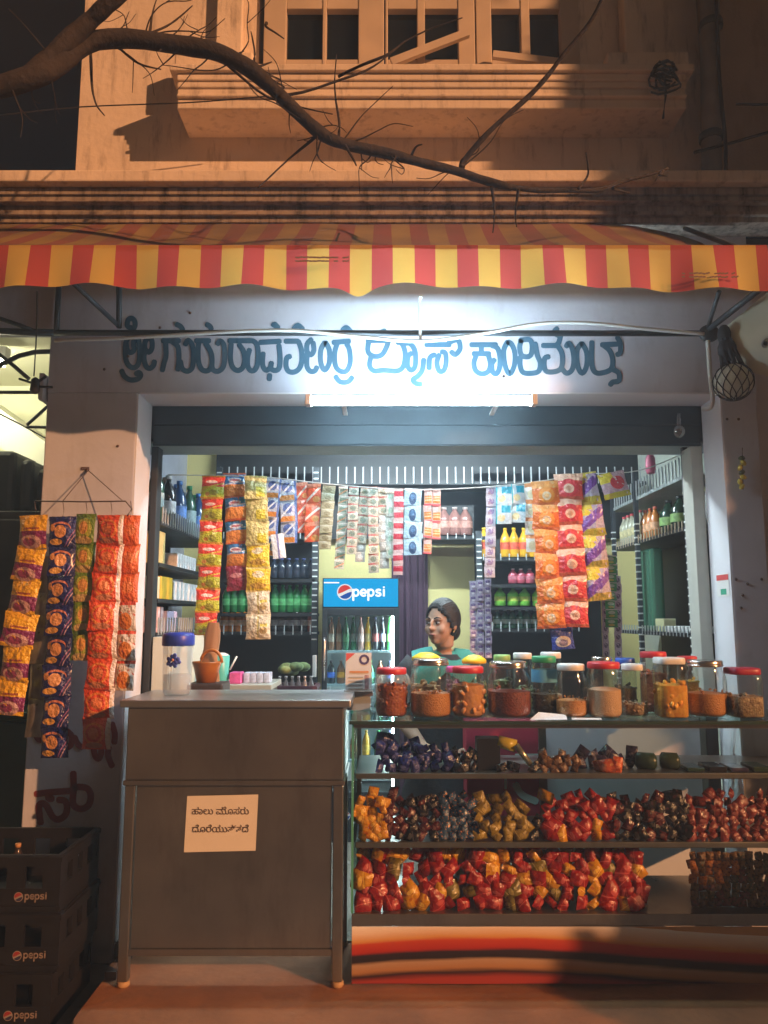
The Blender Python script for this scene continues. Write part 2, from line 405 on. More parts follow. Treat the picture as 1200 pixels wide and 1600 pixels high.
# painted lettering over the opening: strokes traced in sign units, laid on the wall
def tr(ox, oy, sc): return lambda p: (ox + p[0]/sc, oy + p[1]/sc)
A_, B_, C_ = tr(170,470,4.444), tr(430,470,4.138), tr(710,490,4.286)
SIGN = [
 (A_, [[(160,190),(130,175),(135,135),(158,122),(180,140),(182,175),(165,205)],[(165,205),(140,250),(118,300),(118,400),(140,450),(175,465),(205,440),(215,380),(212,300),(200,250)],[(122,300),(130,345),(155,360),(176,340),(172,300),(178,262)],[(90,485),(110,525),(150,550),(200,545),(222,520),(212,500),(188,510)]]),
 (A_, [[(275,250),(252,290),(252,335),(278,358),(300,330),(300,280),(282,252)],[(252,335),(245,400),(260,455),(285,470),(310,450),(318,420)]]),
 (A_, [[(375,278),(490,278)],[(395,290),(398,380),(385,430),(372,485)],[(440,285),(480,320),(488,400),(480,480)],[(498,420),(510,470),(545,490),(580,465),(590,380),(580,310),(552,275),(532,305)],[(470,165),(500,180),(515,205)]]),
 (A_, [[(605,278),(700,278)],[(625,290),(620,350),(625,430),(650,480),(690,485),(715,450),(715,380),(695,330),(672,295)],[(715,440),(725,480),(760,490),(795,460),(805,390),(800,310),(775,280),(755,302)],[(680,165),(705,180),(712,200)]]),
 (A_, [[(835,278),(990,278)],[(850,300),(845,400),(860,460),(895,485),(930,465),(945,410),(935,350),(905,305)],[(960,278),(1010,284),(1035,330),(1035,430),(1015,480),(985,485),(965,450),(965,390),(978,340)]]),
 (A_, [[(1050,290),(1190,282)],[(1072,365),(1068,440),(1088,482),(1120,468),(1130,430)],[(1120,468),(1150,485),(1182,470),(1190,400),(1182,310)],[(1118,515),(1114,548)],[(1140,165),(1165,180)]]),
 (B_, [[(65,262),(150,262)],[(150,262),(170,320),(172,390),(155,440),(120,462),(85,455),(70,420),(75,370),(98,360)],[(120,185),(148,160),(178,185)],[(-5,150),(20,175)]]),
 (B_, [[(235,250),(207,280),(207,330),(232,350),(250,320),(245,270)],[(207,340),(205,420),(225,455),(255,455),(270,430)]]),
 (B_, [[(320,270),(295,320),(295,400),(320,450),(350,400),(350,320),(325,270)]]),
 (B_, [[(375,270),(480,262)],[(400,280),(385,340),(390,420),(420,455),(460,455),(485,400),(480,320),(462,280)],[(435,192),(462,175),(492,205)],[(390,490),(420,525),(470,525),(498,495)]]),
 (B_, [[(596,258),(742,258)],[(605,262),(600,330),(640,360),(690,350),(720,300),(730,262)],[(620,360),(610,420),(640,455),(700,450),(790,455),(830,420),(840,340),(820,280),(790,270)],[(685,205),(710,195)]]),
 (B_, [[(840,275),(875,280),(905,330),(905,420),(880,450),(855,420),(860,360),(882,340)],[(960,380),(950,450),(920,490),(890,510),(910,535),(942,540)]]),
 (B_, [[(975,285),(1130,285)],[(1060,350),(1045,400),(1060,455),(1090,450),(1105,400),(1100,340),(1075,330)],[(995,440),(1000,370),(1032,350)],[(1120,272),(1180,256),(1195,310),(1165,350),(1138,330)]]),
 (C_, [[(110,210),(280,210)],[(125,270),(235,270)],[(180,215),(180,275)],[(145,285),(130,330),(140,380),(180,405),(225,390),(240,340),(228,285)],[(250,216),(288,235),(305,300),(300,370),(280,405),(255,390),(250,340),(268,310)]]),
 (C_, [[(355,190),(330,250),(340,350),(370,405),(400,350),(405,270),(385,210),(358,190)]]),
 (C_, [[(440,180),(500,175),(520,210),(515,270),(490,290),(450,280),(437,230),(445,182)],[(440,290),(440,350),(460,395),(520,400),(565,385),(575,330),(555,280),(540,200)]]),
 (C_, [[(690,100),(670,120),(690,145),(712,130),(700,190),(680,215)],[(590,215),(690,215)],[(690,215),(720,270),(720,350),(690,385),(620,390),(600,350),(605,300),(632,290)],[(720,370),(750,400),(785,380),(800,320),(790,240),(765,200),(748,222)]]),
 (C_, [[(850,200),(820,250),(825,350),(855,400),(885,350),(885,260),(853,200)]]),
 (C_, [[(920,190),(920,340),(945,395),(1000,395),(1050,370),(1060,310),(1040,250),(1000,215)],[(985,210),(1090,205)],[(1090,160),(1110,200),(1110,260),(1088,276)],[(1060,375),(1100,400),(1100,450),(1060,460),(1042,478)]]),
]
def wallpt(off, Y=YW): return lambda p: at(p.x, p.y, Y) + Vector((0,-off,0))
for T, strokes in SIGN:
    g = MB()
    for k, st in enumerate(strokes):
        g.ribbon([T(p) for p in st], 8.3, wallpt(.0015 + .0004*k))
    part('painted_letter', g, BLUEL, B)
D_ = tr(30,1120,5.714)
PIL = [([[(150,690),(290,672),(480,660)],[(485,500),(487,640),(480,760),(510,810),(570,820),(625,780),(640,700),(610,640),(540,625),(492,632)],[(270,690),(262,725),(300,730)],[(350,740),(410,750),(430,810),(410,880),(350,915),(300,890),(250,800),(215,772),(182,785),(180,850),(195,950)]], 10.5),
       ([[(150,165),(178,205),(215,205)],[(420,120),(470,170),(462,250),(435,272)],[(495,180),(520,235),(560,275)]], 9.5),
       ([[(660,250),(680,350),(715,370),(735,300),(720,230)],[(830,440),(795,350),(800,270)],[(850,230),(855,150),(830,60)]], 9.5)]
for strokes, w in PIL:
    g = MB()
    for k, st in enumerate(strokes): g.ribbon([D_(p) for p in st], w, wallpt(.0015 + .0004*k))
    part('painted_letter', g, REDL, B)
# holes, nails and drips on the wall
nl = MB()
for px, py in ((163,577),(200,557),(184,697),(787,588),(250,512),(297,489),(1136,655),(1154,655),(1150,905),(1168,912),(1160,930),(1158,950),(1190,905)):
    p = at(px,py,YW); nl.ell(p, (.007,.006,.007), None, 8, 5)
part('nail', nl, mat('rusty_nail',(.10,.06,.05),.8), B, kind='stuff')
nail = MB(); nail.tube([at(135,735,YW+.002), at(137,735,YW-.03)], .006, 6); nail.box(at(133,733,YW-.004)-Vector((.02,0,.004)), at(133,733,YW-.001)+Vector((.02,0,.01)))
part('wall_hook', nail, mat('rusty_nail',(0,0,0)), B)

# ------------------------------------------------------------------ right neighbour, pipe, cables
N = thing('neighbour_building', 'brown plastered neighbouring building behind the drain pipe on the right', 'building', (3, 3.6, 0))
BRN = mat('brown_plaster',(.36,.27,.19),.85,var=.15,vs=2,bump=.3,stain=.4,scol=(.1,.07,.05))
part('upper_wall', MB().box((1.625,3.48,3.462),(6,3.9,7)), BRN, N)
part('ground_floor_wall', MB().box((1.79,3.62,-.08),(6,4.2,3.24)), mat('lavender_paint',(.60,.59,.66),.7,var=.08,vs=3,bump=.2), N)
pp = MB(); pp.tube([at(1108,-80,3.42), at(1112,275,3.42)], .046, 12)
dp = thing('drain_pipe', 'grey vertical drain pipe at the right corner of the upper wall', 'pipe', at(1112,275,3.42))
part('pipe', pp, mat('grey_pipe',(.22,.21,.19),.6,var=.2), dp)
for y in (40, 215):
    q = at(1111,y,3.42); part('pipe_clamp', MB().lathe([(.052,-.018),(.055,-.018),(.055,.018),(.052,.018)], q, 12), IRON, dp)
def cable(pts, r, m, label, cat='cable', group=None, name='cable'):
    q = []
    for i in range(len(pts)-1):
        a, b, c, d = [Vector(pts[j]) for j in (max(i-1,0), i, i+1, min(i+2,len(pts)-1))]
        for k in range(5):
            t = k/5; q.append(.5*((2*b)+(c-a)*t+(2*a-5*b+4*c-d)*t*t+(3*b-a-3*c+d)*t**3))
    q.append(Vector(pts[-1])); return solo(name, MB().tube(q, r, 6), m, label, cat, group)
cable([at(1118,-30,3.36),at(1124,120,3.36),at(1133,215,3.36),at(1134,270,3.36)], .009, BLACKP, 'black cable running down beside the drain pipe')
cable([at(1150,163,3.40),at(1200,163,3.40),at(1300,160,3.40)], .006, BLACKP, 'thin black wire across the brown upper wall')
cable([at(1085,238,3.36),at(1140,224,3.38),at(1200,207,3.38),at(1300,180,3.38)], .007, BLACKP, 'thin sagging wire leaving the drain pipe to the right')
cable([at(0,180,3.2),at(128,167,3.3),at(300,160,3.3),at(420,150,3.31)], .003, BLACKP, 'thin wire across the upper wall to the dark gap')
tg = MB()
for k in range(9):
    c0 = at(1038,105,3.30); a0 = random.random()*6; r0 = .03+.03*random.random()
    tg.tube([c0+Vector((math.cos(a0+t*.5)*r0*1.3, .02*math.sin(t+k), math.sin(a0+t*.5)*r0-.01*k)) for t in range(11)], .005, 5)
tg.tube([at(1038,110,3.30), at(1040,150,3.31), at(1036,185,3.32)], .006, 5)
solo('cable_bundle', tg, BLACKP, 'dark tangle of cable lying on the right end of the ledge', 'cable')

# ------------------------------------------------------------------ left neighbour stall
L = thing('neighbour_stall', 'pale lit stall with iron framework left of the shop pillar', 'stall', (-2.4, 3.7, -.08))
part('fascia', MB().box((-3.4,3.575,at(40,518,3.58).z),(-1.605,3.66,3.24)), PLASTER, L)
PALE = mat('pale_cream_wall',(.66,.66,.50),.7,var=.08,vs=2)
part('back_wall', MB().box((-4.5,5.2,-.08),(-1.61,5.3,3.3)), PALE, L)
part('side_wall', MB().box((-4.6,3.6,-.08),(-4.5,5.3,3.3)), PALE, L)
part('roof', MB().box((-4.6,3.66,3.0),(-1.61,5.3,3.1)), PALE, L)
a, b, c, d = at(-40,610,4.7), at(95,708,4.7), at(95,762,4.7), at(-40,672,4.7)
st = MB(); dy = Vector((0,.4,0)); st.v = [a,b,c,d,a+dy,b+dy,c+dy,d+dy]
for q in ((0,3,2,1),(4,5,6,7),(0,1,5,4),(1,2,6,5),(2,3,7,6),(3,0,4,7)): st.face(list(q))
part('stair_slab', st, mat('white_stair',(.72,.72,.60),.6,var=.04), L)
ir = MB()
for pts, r in (([(0,518),(40,519),(92,520)],.017), ([(-30,588),(5,568),(30,556),(55,550),(86,549)],.012), ([(-20,540),(15,566),(45,592)],.011),
               ([(-10,613),(62,613)],.009), ([(42,664),(60,648),(82,628)],.008), ([(42,667),(82,668)],.007), ([(-10,642),(30,662),(70,684)],.004), ([(0,498),(30,508),(55,518)],.011)):
    ir.tube([at(x,y,3.66 if y>522 else 3.5) for x,y in pts], r, 6)
part('iron_frame', ir, IRON, L)
cable([at(58,455,3.3),at(57,520,3.32),at(53,588,3.34)], .003, BLACKP, 'thin wire holding the bulb holder left of the pillar', 'wire', name='hanging_wire')
bh = MB(); bh.lathe([(.006,.03),(.018,.02),(.022,-.03),(.01,-.045)], at(55,600,3.34), 10); bh.tube([at(30,592,3.34),at(55,600,3.34),at(72,588,3.34)], .006, 6); bh.tube([at(55,604,3.34),at(82,605,3.34)], .006, 6)
solo('bulb_holder', bh, BLACKP, 'black bulb holder with cable ends hanging beside the pillar', 'bulb holder')
part('junction_box', MB().box(at(66,624,YW-.03), at(80,596,YW+.1)), PLASTER, L)
DBRN = mat('dark_brown_wood',(.035,.025,.02),.6,var=.3)
for i, (x0, y0, x1, y1) in enumerate(((-30,703,24,800),(24,716,50,800),(50,730,74,800))):
    p, q = at(x0,y1,4.2), at(x1,y0,4.2)
    solo('dark_sack', MB().box((p.x,4.2+i*.01,p.z),(q.x,4.5,q.z)), BLACKP, ['tallest black sack on the neighbouring cupboard','middle black sack on the neighbouring cupboard','lowest black sack beside the pillar edge'][i], 'sack', 'black sacks on the cupboard', bevel=.03)
q = at(74,800,4.2)
cb = thing('cupboard', 'dark brown wooden cupboard behind the yellow snack strip', 'cupboard', (-2.4,4.3,-.08))
part('body', MB().box((-3.2,4.15,-.08),(q.x,4.55,q.z)), DBRN, cb, bevel=.006)
for k in range(3): part('door', MB().box((-3.0+k*.42,4.135,.05),(-2.62+k*.42,4.149,q.z-.05)), DBRN, cb, bevel=.004)
gc = thing('chest', 'dark green metal chest behind the crate stack', 'chest', (-2.2,3.85,-.08))
DGRN = mat('dark_green_enamel',(.02,.05,.035),.3,.3,var=.2,vs=6)
zt = at(30,1112,3.8).z
part('body', MB().box((-2.9,3.8,-.08),(-1.64,4.12,zt-.05)), DGRN, gc, bevel=.01)
part('lid', MB().box((-2.92,3.78,zt-.045),(-1.63,4.13,zt)), DGRN, gc, bevel=.012)
part('latch', MB().box((-1.9,3.77,zt-.12),(-1.86,3.799,zt-.03)), STEELD, gc, bevel=.004)
lt = thing('tube_lamp', 'lit tube lamp under the roof of the neighbouring stall', 'lamp', (-2.7,4.3,2.9))
part('tube', MB().tube([(-3.1,4.3,2.85),(-2.2,4.3,2.85)], .014, 8), emis('warm_tube',(1,.95,.66),170), lt)
part('batten', MB().box((-3.12,4.27,2.88),(-2.18,4.33,2.95)), WHITEP, lt)

# ------------------------------------------------------------------ awning with its iron frame
AW = thing('awning', 'red and yellow striped cloth awning with scalloped valance', 'awning', (0,3.1,2.66))
def stripes(name, dirt, thru=.28):
    m, n, l, b = nodes(name); b.inputs['Roughness'].default_value = .85
    tc = n.new('ShaderNodeTexCoord'); sp = n.new('ShaderNodeSeparateXYZ'); l.new(tc.outputs['Object'], sp.inputs[0])
    nz = n.new('ShaderNodeTexNoise'); nz.inputs['Scale'].default_value = 3; nz.inputs['Detail'].default_value = 8; l.new(tc.outputs['Object'], nz.inputs['Vector'])
    m1 = n.new('ShaderNodeMath'); m1.operation = 'MULTIPLY_ADD'; m1.inputs[1].default_value = 1/.167; m1.inputs[2].default_value = 1.469/.167+40; l.new(sp.outputs[0], m1.inputs[0])
    fr = n.new('ShaderNodeMath'); fr.operation = 'FRACT'; l.new(m1.outputs[0], fr.inputs[0])
    gt = n.new('ShaderNodeMath'); gt.operation = 'LESS_THAN'; gt.inputs[1].default_value = .51; l.new(fr.outputs[0], gt.inputs[0])
    mx = n.new('ShaderNodeMix'); mx.data_type = 'RGBA'; l.new(gt.outputs[0], mx.inputs[0])
    mx.inputs[6].default_value = (.58,.085,.085,1); mx.inputs[7].default_value = (.78,.54,.12,1)
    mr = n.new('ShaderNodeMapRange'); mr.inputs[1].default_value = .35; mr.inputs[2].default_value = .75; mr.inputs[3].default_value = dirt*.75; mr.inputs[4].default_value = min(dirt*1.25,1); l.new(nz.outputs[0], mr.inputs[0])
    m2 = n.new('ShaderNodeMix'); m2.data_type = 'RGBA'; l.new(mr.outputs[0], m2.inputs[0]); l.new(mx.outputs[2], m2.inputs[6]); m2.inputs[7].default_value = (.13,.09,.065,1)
    l.new(m2.outputs[2], b.inputs['Base Color'])
    nb = n.new('ShaderNodeTexNoise'); nb.inputs['Scale'].default_value = 350; l.new(tc.outputs['Object'], nb.inputs['Vector'])
    bp = n.new('ShaderNodeBump'); bp.inputs['Strength'].default_value = .15; bp.inputs['Distance'].default_value = .002; l.new(nb.outputs[0], bp.inputs['Height']); l.new(bp.outputs[0], b.inputs['Normal'])
    tl = n.new('ShaderNodeBsdfTranslucent'); l.new(m2.outputs[2], tl.inputs[0])
    ms = n.new('ShaderNodeMixShader'); ms.inputs[0].default_value = thru; l.new(b.outputs[0], ms.inputs[1]); l.new(tl.outputs[0], ms.inputs[2]); l.new(ms.outputs[0], n['Material Output'].inputs[0])
    return m
AX0, AX1, AY0, AY1, AZ0, AZ1 = -1.95, 1.50, 2.85, 3.43, 2.842, 3.25
def aw_top(u, v):
    x = AX0+(AX1-AX0)*u; e = max(0,(u-.86)/.14)
    y = AY1+(AY0-AY1)*v; z = AZ1+(AZ0-AZ1)*v
    z -= .05*math.sin(math.pi*v)*(.6+.4*math.sin(x*5.1)); z -= .10*e*e*(1-v); y -= 0
    return (x, y, z + .006*noise.noise((x*6,y*6,0)))
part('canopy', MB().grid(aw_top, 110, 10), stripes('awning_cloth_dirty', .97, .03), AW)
def aw_val(u, v):
    x = AX0+(AX1-AX0)*u
    sc = .5+.5*math.cos((x-.12)*2*math.pi/.62)
    zb = 2.663 + .007*sc**2 - .03*math.exp(-((x+.10)/.05)**2)
    sag = .004*math.sin(x*4.3) - .02*max(0,(u-.86)/.14)
    z = AZ0+.003 + (zb-AZ0)*v + sag*v
    y = AY0-.004 - .012*v*math.sin(x*9.5+1) - .016*v*math.sin(x*21.0) - .01*v
    return (x, y, z)
part('valance', MB().grid(aw_val, 220, 6), stripes('awning_cloth', .20), AW)
# faded stamped lines on the valance
st = MB()
for x0, x1, y0 in ((462,546,405),(1066,1152,430)):
    x = x0
    while x < x1:
        w = random.uniform(3,6)
        for dy in (-3,2.5): 
            if random.random() < .8: st.ribbon([(x,y0+dy+(x-x0)*.01),(x+w,y0+dy+random.uniform(-1,1))], 2.6, lambda p: at(p.x,p.y,AY0-.042), False)
        x += w+1.5
part('faded_stamp', st, mat('faded_ink',(.22,.15,.12),.9), AW)
fr = MB()
for pts, r in (([(85,520),(1108,521)],.014),):
    fr.tube([at(x,y,3.44) for x,y in pts], r, 6)
fr.tube([at(186,512,3.44), at(186,440,3.44)], .013, 6)
fr.tube([at(184,508,3.44), at(112,440,3.1)], .011, 6)
fr.tube([at(88,520,3.44), at(92,445,3.44)], .013, 6)
fr.tube([at(1104,518,3.44), at(1124,455,3.2)], .010, 6)
fr.tube([at(1100,520,3.44), at(1205,438,3.05)], .014, 6)
fr.tube([(AX0,AY0+.012,AZ0-.012),(AX1,AY0+.012,AZ0-.012)], .013, 8)
for x in (-1.55,-.2,1.42): fr.tube([(x,AY0+.01,AZ0-.012),(x,3.42,AZ1-.03)], .010, 6)
part('iron_frame', fr, IRON, AW)
part('joint_box', MB().ell(at(1108,521,3.43), (.048,.03,.042)), IRON, AW)
cable([at(85,532,3.42),at(200,528,3.42),at(430,516,3.41),at(560,526,3.41),at(660,533,3.41),at(760,520,3.41),at(840,506,3.41),at(920,505,3.41),at(1010,514,3.41),at(1100,522,3.41)], .0085, CABLE, 'white cable sagging along the iron bar above the lettering')
cable([at(1106,532,3.40),at(1109,580,3.40),at(1113,632,3.42),at(1098,640,3.48)], .010, CABLE, 'short white pipe dropping from the bar to the opening corner', 'pipe', name='conduit')
cable([at(658,462,3.40),at(656,475,3.42),at(657,530,3.42)], .008, CABLE, 'short white conduit standing on the bar under the valance', 'pipe', name='conduit')

# ------------------------------------------------------------------ tube light over the opening
T = thing('tube_light', 'bright white tube light fixed below the painted lettering', 'lamp', at(658,625,3.42))
a, b = at(482,626,3.29), at(834,626,3.29)
part('tube', MB().tube([a, b], .020, 12), emis('white_tube',(.66,.88,1.0),TUBE), T)  # tube made thicker to take in the bloom around it
part('batten', MB().box((a.x-.02,3.314,a.z-.012),(b.x+.02,3.340,a.z+.014)), WHITEP, T, bevel=.004)
for x in (a.x+.15, b.x-.15): part('bracket', MB().box((x-.010,3.3405,a.z+.002),(x+.010,YW-.001,a.z+.012)), WHITEP, T)
for q in (a,b): part('end_cap', MB().box((q.x-.012,3.265,q.z-.024),(q.x+.012,3.3135,q.z+.024)), WHITEP, T, bevel=.003)

IT = thing('ceiling_tube', 'lit tube light on the shop ceiling behind the shutter housing', 'lamp', (.2,4.45,2.6))
part('tube', MB().tube([(-.45,4.45,2.55),(.95,4.45,2.55)], .016, 10), emis('inner_tube',(.78,.94,1.0),300), IT)
part('batten', MB().box((-.48,4.425,2.57),(.98,4.475,2.619)), WHITEP, IT)

# ------------------------------------------------------------------ trees
TR = thing('bare_tree', 'leaning bare tree whose dark limb crosses in front of the upper wall', 'tree', (-3.3,2.2,-.08))
def limb(pts, r0, r1, seg=9, wob=.012):
    q = []; 
    for i in range(len(pts)-1):
        a, b, c, d = [Vector(pts[j]) for j in (max(i-1,0), i, i+1, min(i+2,len(pts)-1))]
        for k in range(6):
            t = k/6; q.append(.5*((2*b)+(c-a)*t+(2*a-5*b+4*c-d)*t*t+(3*b-a-3*c+d)*t**3))
    q.append(Vector(pts[-1])); m = len(q)
    q = [p + Vector((noise.noise(p*5), noise.noise(p*5+Vector((9,0,0))), noise.noise(p*5+Vector((0,9,0)))))*wob for p in q]
    rr = [(r0+(r1-r0)*i/(m-1))*(1+.20*noise.noise(p*9)+.12*noise.noise(p*23)) for i, p in enumerate(q)]
    return q, rr
def addlimb(mb, *a, **k): q, rr = limb(*a, **k); mb.tube(q, rr, k.get('seg',9)); return q
p0 = at(-60,150,2.55)
tk = MB(); addlimb(tk, [(-3.3,2.2,-.08),(-3.2,2.2,1.2),(-2.9,2.3,2.6),(-2.3,2.45,3.4),tuple(p0)], .13, .045)
part('trunk', tk, BARK, TR)
lm = MB()
main = addlimb(lm, [tuple(p0)]+[tuple(at(x,y,Y)) for x,y,Y in ((60,118,2.55),(150,64,2.6),(300,72,2.62),(370,98,2.64),(430,140,2.66),(490,200,2.68),(545,228,2.7),(640,250,2.72),(720,270,2.74),(800,292,2.76))], .040, .014)
part('limb', lm, BARK, TR)
l2 = MB(); addlimb(l2, [tuple(at(40,128,2.55)), tuple(at(130,45,2.55)), tuple(at(170,10,2.52)), tuple(at(230,-40,2.5))], .036, .026)
part('limb', l2, BARK, TR)
l3 = MB(); addlimb(l3, [tuple(at(x,y,Y)) for x,y,Y in ((780,288,2.76),(850,298,2.8),(930,296,2.85),(990,282,2.9),(1040,266,2.92))], .013, .005); part('limb', l3, BARK, TR)
l4 = MB(); addlimb(l4, [tuple(at(x,y,Y)) for x,y,Y in ((722,270,2.74),(728,250,2.74),(760,210,2.7),(830,150,2.66),(880,85,2.6),(925,30,2.55),(950,-20,2.5))], .013, .006); part('limb', l4, BARK, TR)
tw = MB()
for pts in ([(140,70),(143,130),(150,160),(162,178)], [(285,80),(300,90),(318,92)], [(330,84),(360,90),(382,82)], [(395,115),(398,80),(392,50)], [(398,108),(424,98)], [(417,38),(418,45),(445,60)],
            [(526,228),(530,190),(524,130),(527,85)], [(530,120),(600,90),(640,60),(720,30)], [(440,150),(560,120),(610,85)], [(770,290),(772,320),(768,360)], [(810,292),(806,330),(808,352)],
            [(640,250),(650,230),(660,225)], [(540,228),(552,250),(557,262)], [(230,60),(236,30),(246,0)], [(180,66),(215,100),(250,110)], [(200,66),(260,40),(300,10)], [(330,80),(420,150),(520,180)], [(500,205),(450,250),(400,290)],
            [(905,296),(920,270),(915,240)], [(960,290),(985,300)], [(1035,268),(1025,280)], [(1030,270),(1044,274)]):
    addlimb(tw, [tuple(at(x,y,2.7+random.uniform(-.05,.08))) for x,y in pts], .0065, .0022, seg=5)
for _ in range(42):
    p = random.choice(main[4:]); d = Vector((random.gauss(0,.8), random.gauss(0,.25), random.gauss(.1,.8))).normalized(); L_ = random.uniform(.08,.34)
    pts = [p]; 
    for k in range(4):
        d = (d+Vector((random.gauss(0,.35),random.gauss(0,.15),random.gauss(0,.35)))).normalized(); pts.append(pts[-1]+d*L_/4)
    addlimb(tw, [tuple(q) for q in pts], .0034, .0012, seg=5, wob=.02)
    if random.random() < .6:
        e = pts[2]; d2 = (d+Vector((random.gauss(0,.9),0,random.gauss(0,.9)))).normalized(); addlimb(tw, [tuple(e), tuple(e+d2*L_*.25), tuple(e+d2*L_*.45+Vector((0,0,.02)))], .0022, .001, seg=4)
part('twig', tw, BARK, TR, kind='stuff')

LEAF = mat('tree_leaf',(.05,.08,.03),.6,var=.3)
ST = thing('shade_tree', 'unseen leafy tree added to shade the right side of the wall', 'tree', (5.75,.9,-.08))  # unseen tree, its leaf clumps placed to cast the shade on the right
tk = MB(); addlimb(tk, [(5.75,.9,-.08),(5.78,.95,1.5),(5.7,1.0,3.0),(5.6,1.0,4.2),(5.5,1.05,5.6)], .11, .07); part('trunk', tk, BARK, ST)
cr = MB()
def leaves(mb, c, r, n, s):
    for _ in range(n):
        d = Vector((random.gauss(0,1),random.gauss(0,1),random.gauss(0,1))).normalized()*random.random()**.45
        p = Vector(c)+Vector((d.x*r[0],d.y*r[1],d.z*r[2])); u = Vector((random.gauss(0,1),random.gauss(0,1),random.gauss(0,1))).normalized(); w = u.orthogonal().normalized()
        mb.poly([p-u*s, p+w*s*.5, p+u*s, p-w*s*.5])
for c, r, n_ in (((4.86,1.05,5.35),(.66,.55,1.0),5600), ((4.72,1.05,4.05),(.36,.33,.5),1500), ((5.9,.9,6.9),(1.3,1.1,.9),1500), ((4.75,1.3,6.9),(.5,.5,.5),500), ((5.5,1.0,2.95),(.42,.4,1.25),2600), ((5.7,1.0,4.3),(.3,.3,.7),500)): leaves(cr, c, r, n_, .10)
part('crown', cr, LEAF, ST, kind='stuff')
SH = thing('shade_shrub', 'unseen leafy shrub in a planter added to shade the foot of the glass case', 'shrub', (3.98,1.05,-.08))  # unseen shrub and planter added for the shadow at the case foot
pt = MB().lathe([(.30,0),(.36,.02),(.40,.42),(.42,.45),(.36,.45),(.34,.40)], (3.98,1.05,-.08), 20); part('planter', pt, CONC, SH)
cr = MB()
for c, r, n_ in (((3.95,1.05,.95),(.5,.5,.52),1900), ((4.2,.9,1.35),(.4,.4,.35),600)): leaves(cr, c, r, n_, .07)
part('foliage', cr, LEAF, SH, kind='stuff')

# ------------------------------------------------------------------ steel counter
CT = thing('steel_counter', 'brushed steel serving counter on four legs with a paper notice', 'counter', (-.59,3.36,0))
cx0, cx1, cy0, cy1 = -1.02, -.16, 3.15, 3.56
part('top', MB().box((cx0-.03,cy0-.02,1.045),(cx1+.03,cy1+.02,1.075)), mat('lit_top_steel',(.62,.62,.62),.36,1,var=.1,vs=3), CT, bevel=.006)  # paler than the body, standing in for the tube's reflection
part('drawer_front', MB().box((cx0,cy0-.004,.765),(cx1,cy1,1.0445)), STEELD, CT, bevel=.005)
part('apron_lip', MB().box((cx0-.006,cy0-.008,.745),(cx1+.006,cy1-.02,.7645)), STEELD, CT, bevel=.003)
part('front_panel', MB().box((cx0+.045,cy0+.01,.14),(cx1-.045,cy0+.02,.7445)), STEELD, CT)
part('side_panel', MB().box((cx0+.012,cy0+.04,.14),(cx0+.02,cy1-.04,.7445)), STEEL, CT)
part('side_panel', MB().box((cx1-.02,cy0+.04,.14),(cx1-.012,cy1-.04,.7445)), STEEL, CT)
part('bottom_rail', MB().box((cx0+.041,cy0+.002,.115),(cx1-.041,cy0+.03,.139)), STEELD, CT)
for x in (cx0, cx1-.04):
    for y in (cy0, cy1-.04):
        lg = part('leg', MB().box((x,y,.022),(x+.04,y+.04,.744)), STEELD, CT, bevel=.004)
        part('foot', MB().lathe([(.022,0),(.026,.006),(.024,.022)], (x+.02,y+.02,0), 10), mat('tan_rubber',(.45,.28,.14),.6), lg)
a, b = at(287,1332,cy0+.006), at(401,1244,cy0+.006)
NO = thing('paper_notice', 'white paper notice with two handwritten lines stuck on the steel counter', 'notice', Vector(((a.x+b.x)/2,cy0+.006,a.z)))
def pg(u,v): return (a.x+(b.x-a.x)*u + .006*v, cy0+.0085-.0015*math.sin(u*3)*v, a.z+(b.z-a.z)*v + .006*u)
m_ = MB().grid(pg, 8, 6); part('sheet', m_, mat('paper',(.80,.76,.68),.8,var=.03), NO)
def text_mesh(body, size):
    c = bpy.data.curves.new('lettering','FONT'); c.body = body; c.size = size; c.resolution_u = 1; c.align_x = 'CENTER'
    o = bpy.data.objects.new('lettering', c); COL.objects.link(o)
    me = bpy.data.meshes.new_from_object(o.evaluated_get(bpy.context.evaluated_depsgraph_get())); bpy.data.objects.remove(o); return me
INK = mat('black_ink',(.09,.05,.04),.8,var=0)
for body, py in (('ಹಾಲು ಮೊಸರು',1273),('ದೊರೆಯುತ್ತದೆ',1301)):
    me = text_mesh(body, .036); p = at(344,py,cy0)
    o = part('lettering', me, INK, NO, local=True); o.location = Vector((p.x, cy0+.0055, p.z)) - worg(NO); o.rotation_euler = (R(90),0,0)

# ------------------------------------------------------------------ clear jar with blue lid on the counter
WJ = thing('plastic_jar', 'cloudy plastic jar with dark blue lid and blue flower print on the counter', 'jar', Vector((at(276,1085,3.33).x,3.33,1.076)))
c0 = worg(WJ)
part('body', MB().lathe([(.050,0),(.058,.012),(.060,.05),(.062,.16),(.064,.20),(.058,.21)], c0, 24), milky('cloudy_plastic',(.86,.88,.90),.24), WJ)
part('water', MB().lathe([(.048,.006),(.056,.016),(.057,.085)], c0, 20), milky('cloudy_water',(.7,.74,.76),.22,.1), WJ)
part('lid', MB().lathe([(.066,.205),(.068,.21),(.068,.245),(.062,.258),(.03,.262)], c0, 24), mat('blue_lid',(.03,.06,.45),.35,var=.05), WJ)
fl_ = MB()
for k in range(14):
    a_ = k*2.4; r_ = .026*math.sqrt((k+1)/14); ang = -math.pi/2 + (r_*math.cos(a_)-.004)/.0635
    p = c0 + Vector((math.cos(ang)*.0645, math.sin(ang)*.0645, .145+r_*math.sin(a_)))
    fl_.ell(p, (.009,.0025,.009), Matrix.Rotation(ang+math.pi/2,3,'Z'), 7, 4)
part('flower_print', fl_, mat('blue_print',(.04,.07,.40),.5), WJ)
